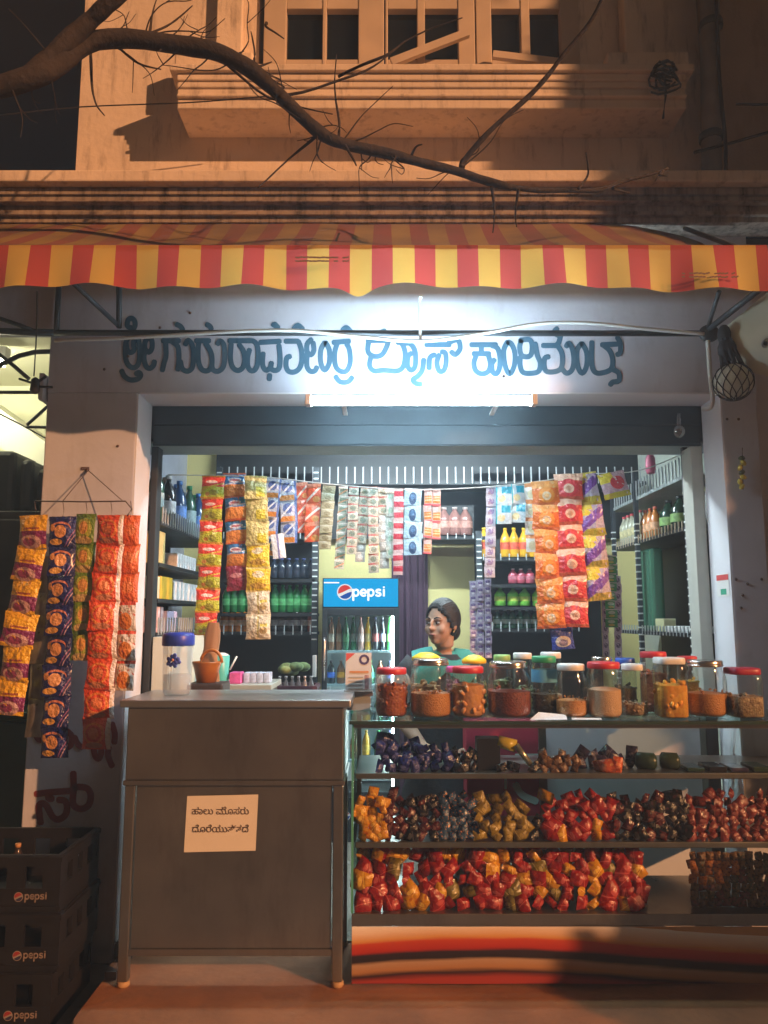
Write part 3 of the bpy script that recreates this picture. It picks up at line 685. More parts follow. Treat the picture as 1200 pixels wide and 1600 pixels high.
ct_ = MB().ell(c0+Vector((-.004,-.0665,.148)), (.006,.002,.006), None, 7, 4); part('flower_centre', ct_, mat('orange_print',(.8,.35,.2),.5), WJ)

# ------------------------------------------------------------------ glass display case
GX0, GX1, GY0, GY1 = -.125, 1.75, 3.15, 3.60
DC = thing('display_case', 'glass fronted sweet display case with steel shelves and a printed base', 'display case', (.8,3.37,0))
SHZ = [.268, .526, .787]; GT = .985
part('top_glass', MB().box((GX0-.01,GY0-.02,GT),(GX1,GY1+.02,GT+.008)), glass('shelf_glass',(.80,.92,.88),.9,.03,.10), DC)
part('top_edge', MB().box((GX0-.012,GY0-.024,GT-.004),(GX1,GY0-.0205,GT+.009)), mat('dark_glass_edge',(.03,.06,.05),.15), DC)
part('top_frame', MB().box((GX0,GY0+.004,GT-.022),(GX1,GY0+.02,GT-.001)), STEELD, DC)
part('top_frame', MB().box((GX0,GY1-.02,GT-.022),(GX1,GY1-.004,GT-.001)), STEELD, DC)
for z in SHZ[1:]: part('shelf', MB().box((GX0+.012,GY0+.02,z-.022),(GX1,GY1-.02,z)), STEELD, DC, bevel=.003)
part('deck', MB().box((GX0,GY0,SHZ[0]-.045),(GX1,GY1,SHZ[0])), STEELD, DC, bevel=.003)
part('front_glass', MB().box((GX0+.01,GY0+.006,SHZ[0]+.001),(GX1,GY0+.010,GT-.023)), glass('front_pane',(.96,.98,.97),.8,.02,.012), DC)
part('side_glass', MB().box((GX0+.001,GY0+.021,SHZ[0]+.001),(GX0+.006,GY1-.022,GT-.023)), glass('side_pane',(.75,.93,.86),.8,.02,.05), DC)
part('glass_edge', MB().box((GX0-.003,GY0+.0,SHZ[0]+.002),(GX0+.006,GY0+.012,GT-.005)), GEDGE, DC)
for x in (GX0+.004, GX1-.03): part('corner_post', MB().box((x,GY1-.022,0),(x+.02,GY1-.001,GT-.023)), STEELD, DC)
for x in (at(850,1180,3.58).x,): part('rear_post', MB().box((x-.022,GY1-.02,SHZ[0]),(x+.012,GY1-.004,GT-.023)), STEELD, DC)
def banner():
    m, n, l, b = nodes('printed_flex'); b.inputs['Roughness'].default_value = .35
    tc = n.new('ShaderNodeTexCoord'); sp = n.new('ShaderNodeSeparateXYZ'); l.new(tc.outputs['UV'], sp.inputs[0])
    def mt(op, a, c=None, e=None):
        k = n.new('ShaderNodeMath'); k.operation = op
        for i, x in enumerate((a,c,e)):
            if x is None: continue
            if isinstance(x,(int,float)): k.inputs[i].default_value = x
            else: l.new(x, k.inputs[i])
        return k.outputs[0]
    u, v = sp.outputs[0], sp.outputs[1]
    nz = n.new('ShaderNodeTexNoise'); nz.inputs['Scale'].default_value = 9; l.new(tc.outputs['UV'], nz.inputs['Vector'])
    w = mt('ADD', mt('MULTIPLY', mt('SINE', mt('MULTIPLY', u, 5.2)), .13), mt('MULTIPLY', u, -.04))
    t = mt('SUBTRACT', v, w)
    t = mt('ADD', t, mt('MULTIPLY', mt('SUBTRACT', nz.outputs[0], .5), .06))
    cr = n.new('ShaderNodeValToRGB'); l.new(t, cr.inputs[0]); e = cr.color_ramp.elements
    for pos, col in ((.0,(.35,.05,.04)),(.10,(.03,.015,.02)),(.18,(.42,.22,.10)),(.30,(.45,.30,.2)),(.36,(.02,.015,.02)),(.46,(.03,.02,.03)),(.52,(.42,.03,.02)),(.66,(.55,.07,.03)),(.72,(.70,.36,.12)),(1.0,(.68,.40,.20))):
        x = e.new(pos); x.color = (*col,1)
    e.remove(e[0]); l.new(cr.outputs[0], b.inputs['Base Color']); return m
def bn(u, v): return (GX0+.001+(GX1-GX0)*u, GY0+.012+.002*math.sin(u*20), .012+(SHZ[0]-.062)*v)
part('printed_base', MB().grid(bn, 40, 4), banner(), DC)
part('base_side', MB().box((GX0+.002,GY0+.02,.012),(GX0+.006,GY1,SHZ[0]-.046)), STEELD, DC)
# red poster behind the case
pa, pb = at(730,1262,3.66), at(842,1128,3.66)
PO = thing('red_box', 'red printed carton with white curved mark behind the display case', 'carton', Vector(((pa.x+pb.x)/2,3.74,0)))
part('carton', MB().box((pa.x,3.66,.30),(pb.x,3.82,pb.z)), mat('carton_red',(.62,.05,.10),.5,var=.05), PO, bevel=.004)
mk = MB()
mk.ribbon([(806,1180),(845,1180)], 5, lambda p: at(p.x,p.y,3.6585), False); mk.ribbon([(790,1215),(790,1232)], 4, lambda p: at(p.x,p.y,3.6583), False)
mk.ribbon([(806,1226),(816,1242),(838,1252)], 11, lambda p: at(p.x,p.y,3.6582)); part('printed_mark', mk, WHITEP, PO)
bx = MB().box((pb.x+.02,3.70,0),(at(1095,1180,3.7).x,3.78,GT-.02)); 
solo('white_panel_board', bx, mat('white_laminate',(.66,.66,.70),.4,var=.05), 'pale laminate board standing behind the display case', 'board')

# ------------------------------------------------------------------ jars on the case
def zj(px, py, Y): return at(px, py, Y).z
LIDS = {'red':(.55,.03,.04),'darkred':(.35,.02,.05),'steel':None,'white':(.72,.73,.70),'green':(.03,.30,.12),'lime':(.30,.55,.18),'blue':(.04,.13,.55),'yellow':(.85,.60,.02),'pink':(.75,.10,.35)}
JG = glass('jar_glass',(.92,.95,.94),.95,.05,.085)
def jar(px0, px1, pyt, Y, shape, lid, cont, fill, label, dome=False, band=None):
    cx = (px0+px1)/2; z0 = GT+.0085; base = Vector((at(cx,1115,Y).x, Y, z0))
    r = (at(px1,1090,Y).x - at(px0,1090,Y).x)/2; h = zj(cx, pyt, Y) - z0
    j = thing('jar', label, 'jar', base, 'jars on the glass case')
    lh = min(.026, h*.16); bh = h-lh; sq = 2.0
    if shape == 'round': prof = [(r*.82,0),(r*.96,.006),(r,.02),(r,bh*.70),(r*.96,bh*.80),(r*.80,bh*.92),(r*.80,bh)]; lr = r*.86
    elif shape == 'square': prof = [(r*.92,0),(r,.006),(r,bh*.88),(r*.93,bh*.95),(r*.88,bh)]; lr = r*.93; sq = 4.5
    else: prof = [(r*.90,0),(r*.99,.006),(r,.02),(r,bh*.86),(r*.92,bh*.94),(r*.88,bh)]; lr = r*.94
    part('body', MB().lathe(prof, base, 28, cap=False, sq=sq), JG, j)
    part('base', MB().lathe([(r*.3,.001),(r*.8,.002),(r*.84,.006)], base, 20, sq=sq), JG, j)
    if cont:
        m, lump = cont; fh = bh*fill; k = .955
        ring = [(r*.80*k,.006),(r*.94*k,.012),(r*k,.024),(r*k,fh)]
        if shape == 'square': ring = [(r*.9*k,.004),(r*k,.01),(r*k,fh)]
        mb = MB(); mb.lathe(ring, base, 28, cap=False, sq=sq)
        mb.face([k_ for k_ in range(28)][::-1])
        if lump:
            part('contents', mb.lathe([(r*k*.999,fh-.001),(r*.5,fh+.004),(.003,fh+.007)], base, 28, cap=False, sq=sq), m, j)
            lm_ = MB()
            for q in range(70 if lump < .009 else 46):
                a_ = random.random()*6.28; rr = r*k*math.sqrt(random.random())*.86; ht = random.uniform(.02, fh+.012)
                if q < 26: rr = r*.90
                M = Matrix.Rotation(random.random()*3,3,'X') @ Matrix.Rotation(random.random()*3,3,'Z')
                lm_.ell(base+Vector((rr*math.cos(a_), rr*math.sin(a_), ht)), (lump,lump*.55,lump*.8), M, 7, 5)
            part('snack_piece', lm_, m, j, kind='stuff')
        else:
            n0 = len(mb.v); mb.lathe([(r*k*.999,fh-.001),(r*.7,fh+.006),(r*.35,fh+.009),(.003,fh+.007)], base, 28, cap=False, sq=sq)
            part('contents', mb, m, j)
    if band: part('label_band', MB().lathe([(r*1.004,bh*band[0]),(r*1.004,bh*band[1])], base, 28, cap=False, sq=sq), band[2], j)
    if lid == 'steel': lm = mat('tin_lid',(.62,.60,.56),.22,1,var=.08)
    else: lm = mat('lid_'+lid, LIDS[lid], .4, var=.06, vs=20)
    zt = bh-.003
    lp = [(lr*.98,zt),(lr,zt+.003),(lr,zt+lh*.8),(lr*.94,zt+lh),(lr*.5,zt+lh*.96)]
    if dome: lp = [(lr*.98,zt),(lr*1.02,zt+.004),(lr*1.02,zt+lh*.6),(lr*.8,zt+lh*.95),(lr*.45,zt+lh*1.35),(.004,zt+lh*1.45)]
    lo = part('lid', MB().lathe(lp, base, 28, sq=sq), lm, j)
    if lid == 'steel': part('lid_rim', MB().lathe([(lr*1.01,zt+.002),(lr*1.04,zt+.005),(lr*1.01,zt+.008)], base, 28, cap=False, sq=sq), lm, lo)
    return j
g_ = grains
RB = (g_('snack_redbrown',(.30,.07,.03),(.42,.14,.05),90), .012); OB = (g_('snack_orange',(.50,.20,.05),(.62,.30,.10),180), .007)
TN = (g_('snack_tan',(.55,.27,.12),(.66,.33,.10),60), .018); DR = (g_('snack_darkred',(.16,.035,.02),(.26,.06,.03),120), .010)
DK = (g_('snack_dark',(.03,.03,.02),(.10,.09,.05),90), .010); CR = (g_('snack_cream',(.66,.42,.24),(.74,.52,.34),260), 0)
ORG_ = (g_('snack_twist',(.75,.32,.03),(.85,.48,.06),50), .017); GRY = (g_('snack_mixed',(.20,.12,.07),(.55,.45,.30),110), .009)
GRN = (g_('snack_green',(.10,.16,.05),(.22,.26,.10),110), .012); PNK = (g_('sweet_pink',(.55,.10,.22),(.65,.25,.35),70), .013); YEL = (g_('snack_yellow',(.60,.48,.05),(.7,.56,.12),110), .010)
yf, yb = 3.27, 3.46
jar(587,637,1042,yf,'straight','red',RB,.74,'red lidded jar of reddish brown snacks, leftmost on the glass case')
jar(641,706,1028,yf,'round','steel',OB,.46,'wide steel lidded jar half full of orange brown mixture behind no other jar')
jar(706,758,1040,yf,'straight','red',TN,.72,'red lidded jar of tan rolled snacks between two wide steel lidded jars')
jar(762,830,1032,yf,'round','steel',DR,.52,'wide steel lidded jar half full of dark red snacks')
jar(832,872,1024,yf+.06,'straight','green',DK,.40,'green lidded jar with light blue label band', band=(.62,.86,mat('label_blue',(.12,.40,.62),.5)))
jar(869,919,1036,yf,'round','white',OB,.36,'white lidded jar with a shallow layer of orange snacks')
jar(919,972,1033,yf-.02,'straight','red',CR,.56,'red lidded jar over half full of cream coloured sweets')
jar(973,1012,1036,yf+.02,'straight','white',GRY,.26,'pale lidded dark jar with few snacks at the bottom')
jar(1026,1072,1026,yf-.02,'square','white',ORG_,.60,'tall square white topped jar of bright orange twisted snacks')
jar(1074,1136,1030,yf+.02,'round','steel',OB,.46,'rightmost wide steel lidded jar half full of orange brown snacks')
jar(1138,1188,1042,yf-.01,'square','darkred',GRY,.48,'dark red lidded square jar at the right end of the row')
jar(643,690,1022,yb,'straight','yellow',TN,.5,'yellow dome lidded jar standing behind the leftmost wide jar', dome=True)
jar(722,762,1026,yb,'straight','yellow',GRN,.55,'narrow jar with flat domed yellow lid in front of the seller', dome=True)
jar(697,722,1040,yb-.03,'straight','pink',PNK,.7,'small pink lidded jar of pink sweets in the back row')
jar(772,800,1022,yb,'straight','lime',GRN,.6,'lime green lidded jar of green snacks in the back row')
jar(803,834,1019,yb+.01,'straight','white',GRN,.4,'white lidded jar beside the lime green lid in the back row')
jar(846,880,1018,yb+.02,'straight','white',CR,.3,'white lidded jar behind the green lidded jar')
jar(964,996,1027,yb,'straight','blue',DK,.5,'blue lidded jar in the back row')
jar(1003,1046,1017,yb-.04,'straight','red',RB,.7,'tallest jar with a bright red lid and red brown snacks')
jar(1062,1094,1024,yb,'straight','red',YEL,.6,'red lidded jar of yellow snacks behind the right wide jar')
jar(925,962,1025,yb,'round','steel',RB,.3,'steel lidded round jar behind the cream sweets')
# loose papers, standee, bag on the case
pp_ = MB(); a = at(828,1126,3.16); zt_ = GT+.0095
pp_.poly([(a.x,3.165,zt_),(a.x+.15,3.16,zt_+.001),(a.x+.16,3.23,zt_+.012),(a.x+.05,3.235,zt_+.022)])
solo('paper_slip', pp_, WHITEP, 'folded white paper slip at the front edge of the case', 'paper')
pp_ = MB(); a = at(893,1122,3.17); pp_.poly([(a.x,3.165,zt_+.0005),(a.x+.12,3.155,zt_+.001),(a.x+.125,3.20,zt_+.003),(a.x+.01,3.215,zt_+.003)])
solo('paper_slip', pp_, WHITEP, 'flat white paper slip under the cream sweets jar', 'paper')
QX = at(560,1080,3.50).x
QS = thing('counter_card', 'white payment card with red corner and round purple mark on a brown stand', 'card', (QX,3.50,GT+.0085))
z1, z0_ = at(560,1020,3.5).z, at(560,1080,3.5).z
part('stand', MB().box((QX-.065,3.48,z0_-.018),(QX+.065,3.54,z0_)), mat('brown_wood',(.16,.09,.06),.5), QS)
part('stand_block', MB().box((QX-.055,3.485,GT+.0085),(QX+.055,3.53,z0_-.0185)), mat('cloudy_acrylic',(.4,.42,.42),.3), QS)
part('card', MB().box((QX-.058,3.503,z0_),(QX+.058,3.507,z1)), WHITEP, QS)
cdm = MB(); cdm.poly([(QX-.056,3.5025,z1-.002),(QX-.056,3.5025,z1-.038),(QX-.015,3.5025,z1-.002)]); part('red_corner', cdm, mat('card_red',(.7,.12,.10),.5), QS)
rg = MB(); cc = Vector((QX+.025,3.502,z1-.03))
rg.ribbon([(math.cos(k/12*6.283)*.018, math.sin(k/12*6.283)*.018) for k in range(13)], .010, lambda p: cc+Vector((p.x,0,p.y)), False, 1); part('round_mark', rg, mat('card_purple',(.10,.07,.18),.5), QS)
ln = MB(); ln.box((QX-.04,3.5018,z1-.088),(QX+.045,3.5022,z1-.080)); part('orange_line', ln, mat('card_orange',(.75,.32,.12),.5), QS)
ln = MB()
for k in range(4): ln.box((QX-.045,3.5018,z1-.11-.016*k),(QX+.02,3.5022,z1-.105-.016*k))
part('grey_lines', ln, mat('card_grey',(.45,.45,.43),.6), QS)
ln = MB().box((QX+.028,3.5018,z0_+.01),(QX+.046,3.5022,z0_+.07)); part('picture', ln, mat('card_pic',(.42,.25,.25),.6,var=.5,vs=60), QS)
bg_ = MB(); c0 = at(615,1045,3.5); bg_.ell((c0.x,3.52,GT+.10),(.085,.05,.093),None,16,10)
for i,v in enumerate(bg_.v): bg_.v[i] = v + Vector((0,0,.012*noise.noise(v*22)))
solo('plastic_bag', bg_, milky('clear_bag',(.62,.66,.66),.35,.15), 'cloudy plastic bag behind the leftmost red lidded jar', 'bag')

# ------------------------------------------------------------------ wrapped sweets in the case
def pillow(nx, ny, thick, seal, pinch=.07, wr=.03, seed=0, gus=.6, rnd=0):
    mb = MB()
    def side(sgn):
        def fn(u, v):
            x = u-.5; z = v-.5; iv = min(1, max(0, (abs(z)*2-(1-seal))/max(seal,1e-6)))
            t = max(0, 1-abs(2*x)**2.4)**gus * max(0, 1-min(1,abs(2*z)/(1-seal))**3.2)**.7
            xx = x*(1-pinch*(1-(2*z)**2))*math.sqrt(max(.12,1-rnd*(2*z)**2)) ; y = -sgn*thick*.5*t
            if thick*t > .01: y += -sgn*wr*noise.noise((x*5+seed, z*5, sgn*3.0))*t
            xx += .018*noise.noise((z*7+seed,0,1)); zz = z + .012*noise.noise((x*6,seed,4))
            return (xx, y + .02*noise.noise((x*3+seed,z*3,9)), zz)
        return fn
    mb.grid(side(1), nx, ny)
    f = side(-1); mb.grid(lambda u, v: f(1-u, v), nx, ny)
    return mb
BAGM = [pillow(8,9,.30,.14,seed=k*3.1) for k in range(4)]
SACM = [pillow(4,4,.16,.16,pinch=.02,wr=.02,seed=k*2.7) for k in range(3)]
SWM = [pillow(8,8,(.62,.5,.66,.48,.6,.52)[k],(.10,.24,.14,.26,.10,.2)[k],pinch=(0,.16,-.06,.22,0,.10)[k],wr=.10,seed=k*5.3,gus=.55,rnd=(.1,.35,.2,.45,.0,.25)[k]) for k in range(6)]
def meshes(lst, m, nm):
    out = []
    for k, mb in enumerate(lst):
        me = mb.mesh(nm); me.materials.append(m); out.append(me)
    return out
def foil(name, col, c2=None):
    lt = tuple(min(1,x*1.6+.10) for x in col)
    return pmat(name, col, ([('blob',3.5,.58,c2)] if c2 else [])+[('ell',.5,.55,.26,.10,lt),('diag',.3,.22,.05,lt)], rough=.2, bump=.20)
def heap(px0, px1, zs, rows, levels, size, kinds, Y0=None, slope=.0, jit=.25):
    """kinds: (name, label, category, meshes, weight); a heap of single wrapped pieces"""
    Y0 = Y0 or GY0+.045
    for r_ in range(rows):
        Y = Y0 + r_*size*.75; x0 = at(px0,1300,Y).x; x1 = at(px1,1300,Y).x; n_ = max(1,int((x1-x0)/(size*.86)))
        for lv in range(max(0, levels-1) if r_ else 0, levels + r_):
            for i in range(n_):
                if lv == levels+r_-1 and random.random() < .35: continue
                k = random.choices(kinds, [q[4] for q in kinds])[0]
                x = x0+(i+.5+(.4 if lv%2 else 0)*.6)*(x1-x0)/n_ + random.uniform(-jit,jit)*size*.5
                z = zs + size*.40 + lv*size*.62 + random.uniform(-.06,.06)*size
                if lv: z += -slope*abs(i-(n_-1)/2)/n_*size
                y = Y + lv*size*.16 + random.uniform(-.08,.08)*size
                s_ = size*random.uniform(.75,1.25)
                put(k[0], random.choice(k[3]), None, (x,y,z), k[1], k[2], k[5], (random.uniform(-.7,.5), random.uniform(-1.5,1.5), random.uniform(-.7,.7)), (s_*random.uniform(.75,1.05),s_*.95,s_*random.uniform(1.0,1.4)))
def kind(name, label, cat, m, w, grp): return (name, label, cat, meshes(SWM, m, name), w, grp)
FR, FY, FD = foil('foil_red',(.33,.012,.014),(.45,.04,.015)), foil('foil_yellow',(.70,.33,.012),(.55,.17,.012)), foil('foil_olive',(.22,.17,.03),(.10,.08,.03))
FB, FK, FM = foil('foil_blue',(.02,.03,.20),(.01,.01,.06)), foil('foil_black',(.012,.01,.014),(.06,.02,.03)), foil('foil_maroon',(.10,.015,.02),(.03,.01,.015))
FO, FN = foil('foil_orange',(.70,.14,.05),(.8,.35,.15)), foil('foil_brown',(.12,.06,.03),(.35,.16,.06))
b1 = 'sweets heaped on the bottom shelf'; b2 = 'sweets heaped on the middle shelf'; b3 = 'sweets lying on the top shelf'
heap(557,1004,SHZ[0],2,5,.063,[kind('wrapped_sweet','red foil wrapped sweet heaped on the bottom shelf','sweet',FR,7,b1), kind('wrapped_sweet','yellow foil wrapped sweet heaped on the bottom shelf','sweet',FY,3,b1), kind('wrapped_sweet','olive wrapped sweet in the bottom shelf heap','sweet',FD,1,b1)])
K = kind('foil_sweet','yellow wrapped cube sweet at the left of the middle shelf','sweet',FY,1,b2); heap(556,604,SHZ[1],2,5,.047,[K])
K = kind('foil_sweet','dark maroon wrapped sweet on the middle shelf beside the yellow ones','sweet',FM,3,b2); K2 = kind('foil_sweet','black wrapped sweet on the middle shelf beside the yellow ones','sweet',FK,2,b2); heap(600,685,SHZ[1],2,5,.045,[K,K2])
K = kind('foil_sweet','blue and orange wrapped bar standing on the middle shelf','sweet',foil('foil_blueorange',(.04,.09,.20),(.65,.28,.14)),1,b2); heap(684,745,SHZ[1],2,5,.044,[K])
K = kind('foil_sweet','olive gold wrapped sweet on the middle shelf','sweet',foil('foil_gold',(.30,.21,.03),(.18,.12,.03)),1,b2); heap(742,824,SHZ[1],2,4,.050,[K])
K = kind('foil_sweet','black shiny sweet between the gold and the red ones on the middle shelf','sweet',FK,1,b2); heap(820,852,SHZ[1],2,2,.054,[K])
K = kind('foil_sweet','red wrapped sweet in the middle shelf heap with a few yellow ones','sweet',FR,5,b2); K2 = kind('foil_sweet','yellow wrapped sweet among the red ones on the middle shelf','sweet',FY,1,b2); heap(848,958,SHZ[1],2,4,.052,[K,K2])
K = kind('foil_sweet','near black wrapped bar leaning on the middle shelf right of the red heap','sweet',FK,3,b2); K2 = kind('foil_sweet','dark bar with reddish wrapper right of the red heap','sweet',FM,1,b2); heap(953,1078,SHZ[1],2,4,.050,[K,K2])
K = kind('foil_sweet','dull dark red wrapped sweet at the right end of the middle shelf','sweet',foil('foil_dullred',(.20,.03,.03),(.10,.02,.02)),1,b2); heap(1073,1220,SHZ[1],2,5,.046,[K])
K = kind('candy','dark blue wrapped sweet on the left of the top shelf','sweet',FB,1,b3); heap(586,660,SHZ[2],2,3,.054,[K]); heap(655,708,SHZ[2],2,2,.048,[K])
K = kind('candy','black shiny wrapped sweet on the top shelf beside the blue ones','sweet',FK,1,b3); heap(702,748,SHZ[2],2,2,.042,[K]); heap(780,845,SHZ[2],1,1,.046,[K])
K = kind('candy','brown wrapped toffee on the top shelf','sweet',FN,1,b3); heap(843,910,SHZ[2],2,2,.040,[K])
K = kind('candy','bright orange wrapped sweet in the front row of the top shelf','sweet',FO,1,b3); heap(910,1005,SHZ[2],1,1,.060,[K])
K = kind('candy','purple black sweet behind the orange front row on the top shelf','sweet',foil('foil_purple',(.04,.03,.08),(.02,.015,.03)),1,b3); heap(900,1000,SHZ[2],1,2,.052,[K], Y0=GY0+.13)
# toffee slabs stacked in a grid, bottom right
TFM = [meshes(SWM, pmat('toffee_wrap_%d'%k, c1, [('blob',3.0,.55,c2)], rough=.25, bump=.3), 'toffee') for k, (c1, c2) in enumerate((((.20,.10,.04),(.08,.05,.03)), ((.60,.20,.04),(.30,.10,.04)), ((.12,.10,.05),(.28,.14,.06)), ((.22,.05,.05),(.10,.06,.04))))]
for i in range(12):
    for lv in range(7):
        x = at(1080,1300,GY0+.07).x + i*.0325; lit = i < 6 and lv in (3,4,5)  # orange wraps paint a lit patch into the stack
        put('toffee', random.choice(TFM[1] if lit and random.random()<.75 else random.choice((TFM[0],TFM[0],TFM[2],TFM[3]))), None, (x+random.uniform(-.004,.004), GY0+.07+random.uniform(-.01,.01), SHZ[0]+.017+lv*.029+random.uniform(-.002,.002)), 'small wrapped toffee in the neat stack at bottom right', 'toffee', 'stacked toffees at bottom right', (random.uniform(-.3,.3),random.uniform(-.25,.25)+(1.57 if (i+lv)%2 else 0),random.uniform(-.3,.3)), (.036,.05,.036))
# boxes and tubes on the top shelf
def carton(px0, px1, py0, Y, z, dep, m, label, cat='box', rz=0):
    x0, x1 = at(px0,1180,Y).x, at(px1,1180,Y).x; h = at(px0,py0,Y).z - z
    o = solo('carton', MB().box((x0,Y,z),(x1,Y+dep,z+h)), m, label, cat, bevel=.002); o.rotation_euler.z = rz; return o
carton(746,782,1154,GY0+.07,SHZ[2],.08,mat('black_card',(.02,.02,.025),.3),'small black carton on the top shelf beside the blue sweets')
tb = MB(); tb.tube([at(778,1158,GY0+.09), at(806,1166,GY0+.08)], [.024,.026], 12); solo('snack_tube', tb, foil('foil_yelgreen',(.62,.48,.05),(.30,.35,.06)), 'yellow green snack tube lying across the top shelf carton', 'tube')
tb = MB(); tb.tube([at(806,1164,GY0+.06), at(830,1196,GY0+.06)], [.014,.012], 10); solo('snack_tube', tb, mat('silver_wrap',(.55,.52,.42),.25,.8), 'thin silver wrapped stick leaning on the top shelf', 'stick')
for i,(x0,x1,c) in enumerate(((992,1026,(.30,.05,.04)),(1030,1062,(.55,.16,.03)))):
    tb = MB(); p, q = at(x0,1188,GY0+.12), at(x1,1190,GY0+.10); tb.tube([p, p.lerp(q,.12), p.lerp(q,.88), q], [.02,.034,.034,.02], 12)
    solo('snack_pack', tb, pmat('pack_%d'%i,(.03,.06,.03),[]) if i==0 else foil('foil_gr',(.04,.06,.03),c), ['dark green snack pack lying on the top shelf right of the orange sweets','green and orange snack pack next to the flat dark bars'][i], 'pack')
for i in range(4):
    x = at(1068+i*34,1196,GY0+.08).x
    solo('chocolate_bar', MB().box((x,GY0+.04,SHZ[2]+.001),(x+.07,GY0+.16,SHZ[2]+.016+.004*(i%2))), foil(['foil_dkgreen','foil_black','foil_purple','foil_dkgreen'][i],(.02,.05,.03)), 'flat dark chocolate bar on the right of the top shelf', 'chocolate bar', 'chocolate bars on the top shelf', bevel=.004)

# ------------------------------------------------------------------ strips of snack packets
def strip(label, top, bot, n_, w, kinds, Y, base=None, name='snack_strip', cat='snack strip', group=None, skip=(), gap=1.0, jit=.05, w1=None):
    """kinds: one mesh list, or n mesh lists; pixels give the two ends, Y the real distance"""
    p0, p1 = at(*top, Y), at(*bot, Y); root = thing(name, label, cat, p0, group); W = w*(p0-at(top[0]+1,top[1],Y)).length
    d = (p1-p0)/n_
    for i in range(n_):
        if i in skip: continue
        ml = kinds[i] if isinstance(kinds[0], list) else kinds
        o = part('packet', random.choice(ml), None, root, local=True)
        o.location = d*(i+.5) + Vector((random.uniform(-1,1)*.012*W*2, random.uniform(-.006,.006) , 0))
        hh = abs(d.z)*1.05*gap; ww = W*random.uniform(.96,1.05)
        o.scale = (ww, max(ww,hh*.8)*.9, hh)
        tilt = math.atan2(d.x, -d.z)
        o.rotation_euler = (random.uniform(-.10,.10)-.05, -tilt*1.0+random.uniform(-jit,jit), random.uniform(-.24,.24))
    return root
def bags(name, base, layers): return meshes(BAGM, pmat(name, base, layers), 'packet')
def sach(name, base, layers, rough=.35): return meshes(SACM, pmat(name, base, layers, rough=rough, bump=.25), 'packet')
W_ = (.80,.78,.74)
def seals(c): return [('rect',0,1,.93,1,c),('rect',0,1,0,.06,c)]
K_BLUEOR = bags('bag_blueorange', (.80,.30,.06), [('rect',0,1,.52,1,(.05,.25,.60)),('diag',.15,.50,.05,(.5,.6,.75)),('ell',.5,.70,.30,.10,(.75,.78,.85)),('ell',.5,.70,.22,.05,(.55,.2,.25)),('blob',5,.66,(.75,.20,.03))]+seals((.65,.14,.05)))
K_LIME = bags('bag_lime', (.45,.50,.03), [('rect',0,1,.50,1,(.72,.06,.04)),('diag',.3,.36,.06,(.60,.45,.03)),('ell',.45,.70,.26,.07,(.85,.7,.65)),('ell',.55,.24,.2,.12,(.30,.30,.03)),('ell',.3,.18,.1,.08,(.55,.25,.05))]+seals((.6,.30,.03)))
K_MAROON = bags('bag_maroon', (.25,.03,.06), [('ell',.5,.6,.3,.1,(.5,.2,.2))])
K_YEL = bags('bag_yellow', (.80,.58,.03), [('ell',.5,.72,.25,.14,(.80,.70,.45)),('ell',.5,.25,.35,.12,(.60,.35,.05)),('blob',4,.64,(.70,.42,.05))]+seals((.85,.70,.25)))
K_CRM = bags('bag_cream', (.72,.66,.48), [('rect',.46,.54,0,1,(.55,.48,.18)),('ell',.72,.35,.16,.14,(.45,.33,.12)),('rect',.6,.9,.5,.62,(.70,.62,.1))]+seals((.7,.62,.4)))
K_PYEL = bags('bag_paleyellow', (.62,.55,.20), [('blob',4,.56,(.75,.66,.30)),('rect',.5,.9,.1,.5,(.75,.62,.05))])
K_OR = bags('bag_orange', (.70,.15,.015), [('rect',0,1,.70,1,(.74,.30,.07)),('blob',4.5,.62,(.72,.42,.18)),('ell',.52,.42,.30,.30,(.74,.25,.03)),('ell',.52,.38,.17,.17,(.72,.50,.32)),('ell',.52,.38,.09,.09,(.75,.40,.15)),('rect',0,1,0,.12,(.60,.15,.05))])
K_RED = bags('bag_red', (.70,.06,.05), [('rect',0,1,.72,1,(.82,.50,.35)),('blob',5,.64,(.85,.45,.30)),('ell',.5,.45,.36,.34,(.65,.04,.05)),('ell',.5,.42,.19,.18,(.80,.50,.35)),('ell',.5,.42,.10,.10,(.60,.30,.18)),('rect',0,1,0,.12,(.50,.10,.05))])
K_PUR = bags('bag_purple', (.52,.46,.55), [('rect',0,1,.0,.22,(.50,.40,.05)),('rect',0,.6,.62,1,(.80,.66,.06)),('diag',.55,.22,.34,(.22,.08,.40)),('blob',6,.62,(.55,.40,.62))]+[('rect',0,1,.94,1,(.70,.58,.10))])
K_PUR2 = bags('bag_yellowred', (.60,.42,.50), [('rect',0,1,.0,.20,(.62,.55,.05)),('rect',0,.5,.6,1,(.80,.66,.06)),('ell',.6,.55,.28,.26,(.65,.06,.08)),('blob',6,.63,(.75,.60,.62))])
K_NAVY = bags('bag_navy', (.015,.02,.14), [('ell',.46,.58,.40,.24,(.55,.20,.12)),('ell',.46,.53,.40,.22,(.015,.02,.14)),('ell',.46,.50,.23,.21,(.70,.34,.14)),('ell',.30,.16,.24,.10,(.72,.40,.10)),('ell',.15,.62,.1,.12,(.65,.30,.12)),('diag',1.4,-.85,.06,(.30,.12,.30)),('diag',1.4,-1.0,.05,(.45,.3,.4))])
K_GREEN = bags('bag_green', (.14,.26,.03), [('ell',.5,.48,.40,.36,(.38,.42,.06)),('ell',.5,.52,.22,.22,(.70,.36,.10)),('ell',.5,.10,.42,.14,(.62,.46,.20)),('blob',6,.66,(.30,.34,.05))])
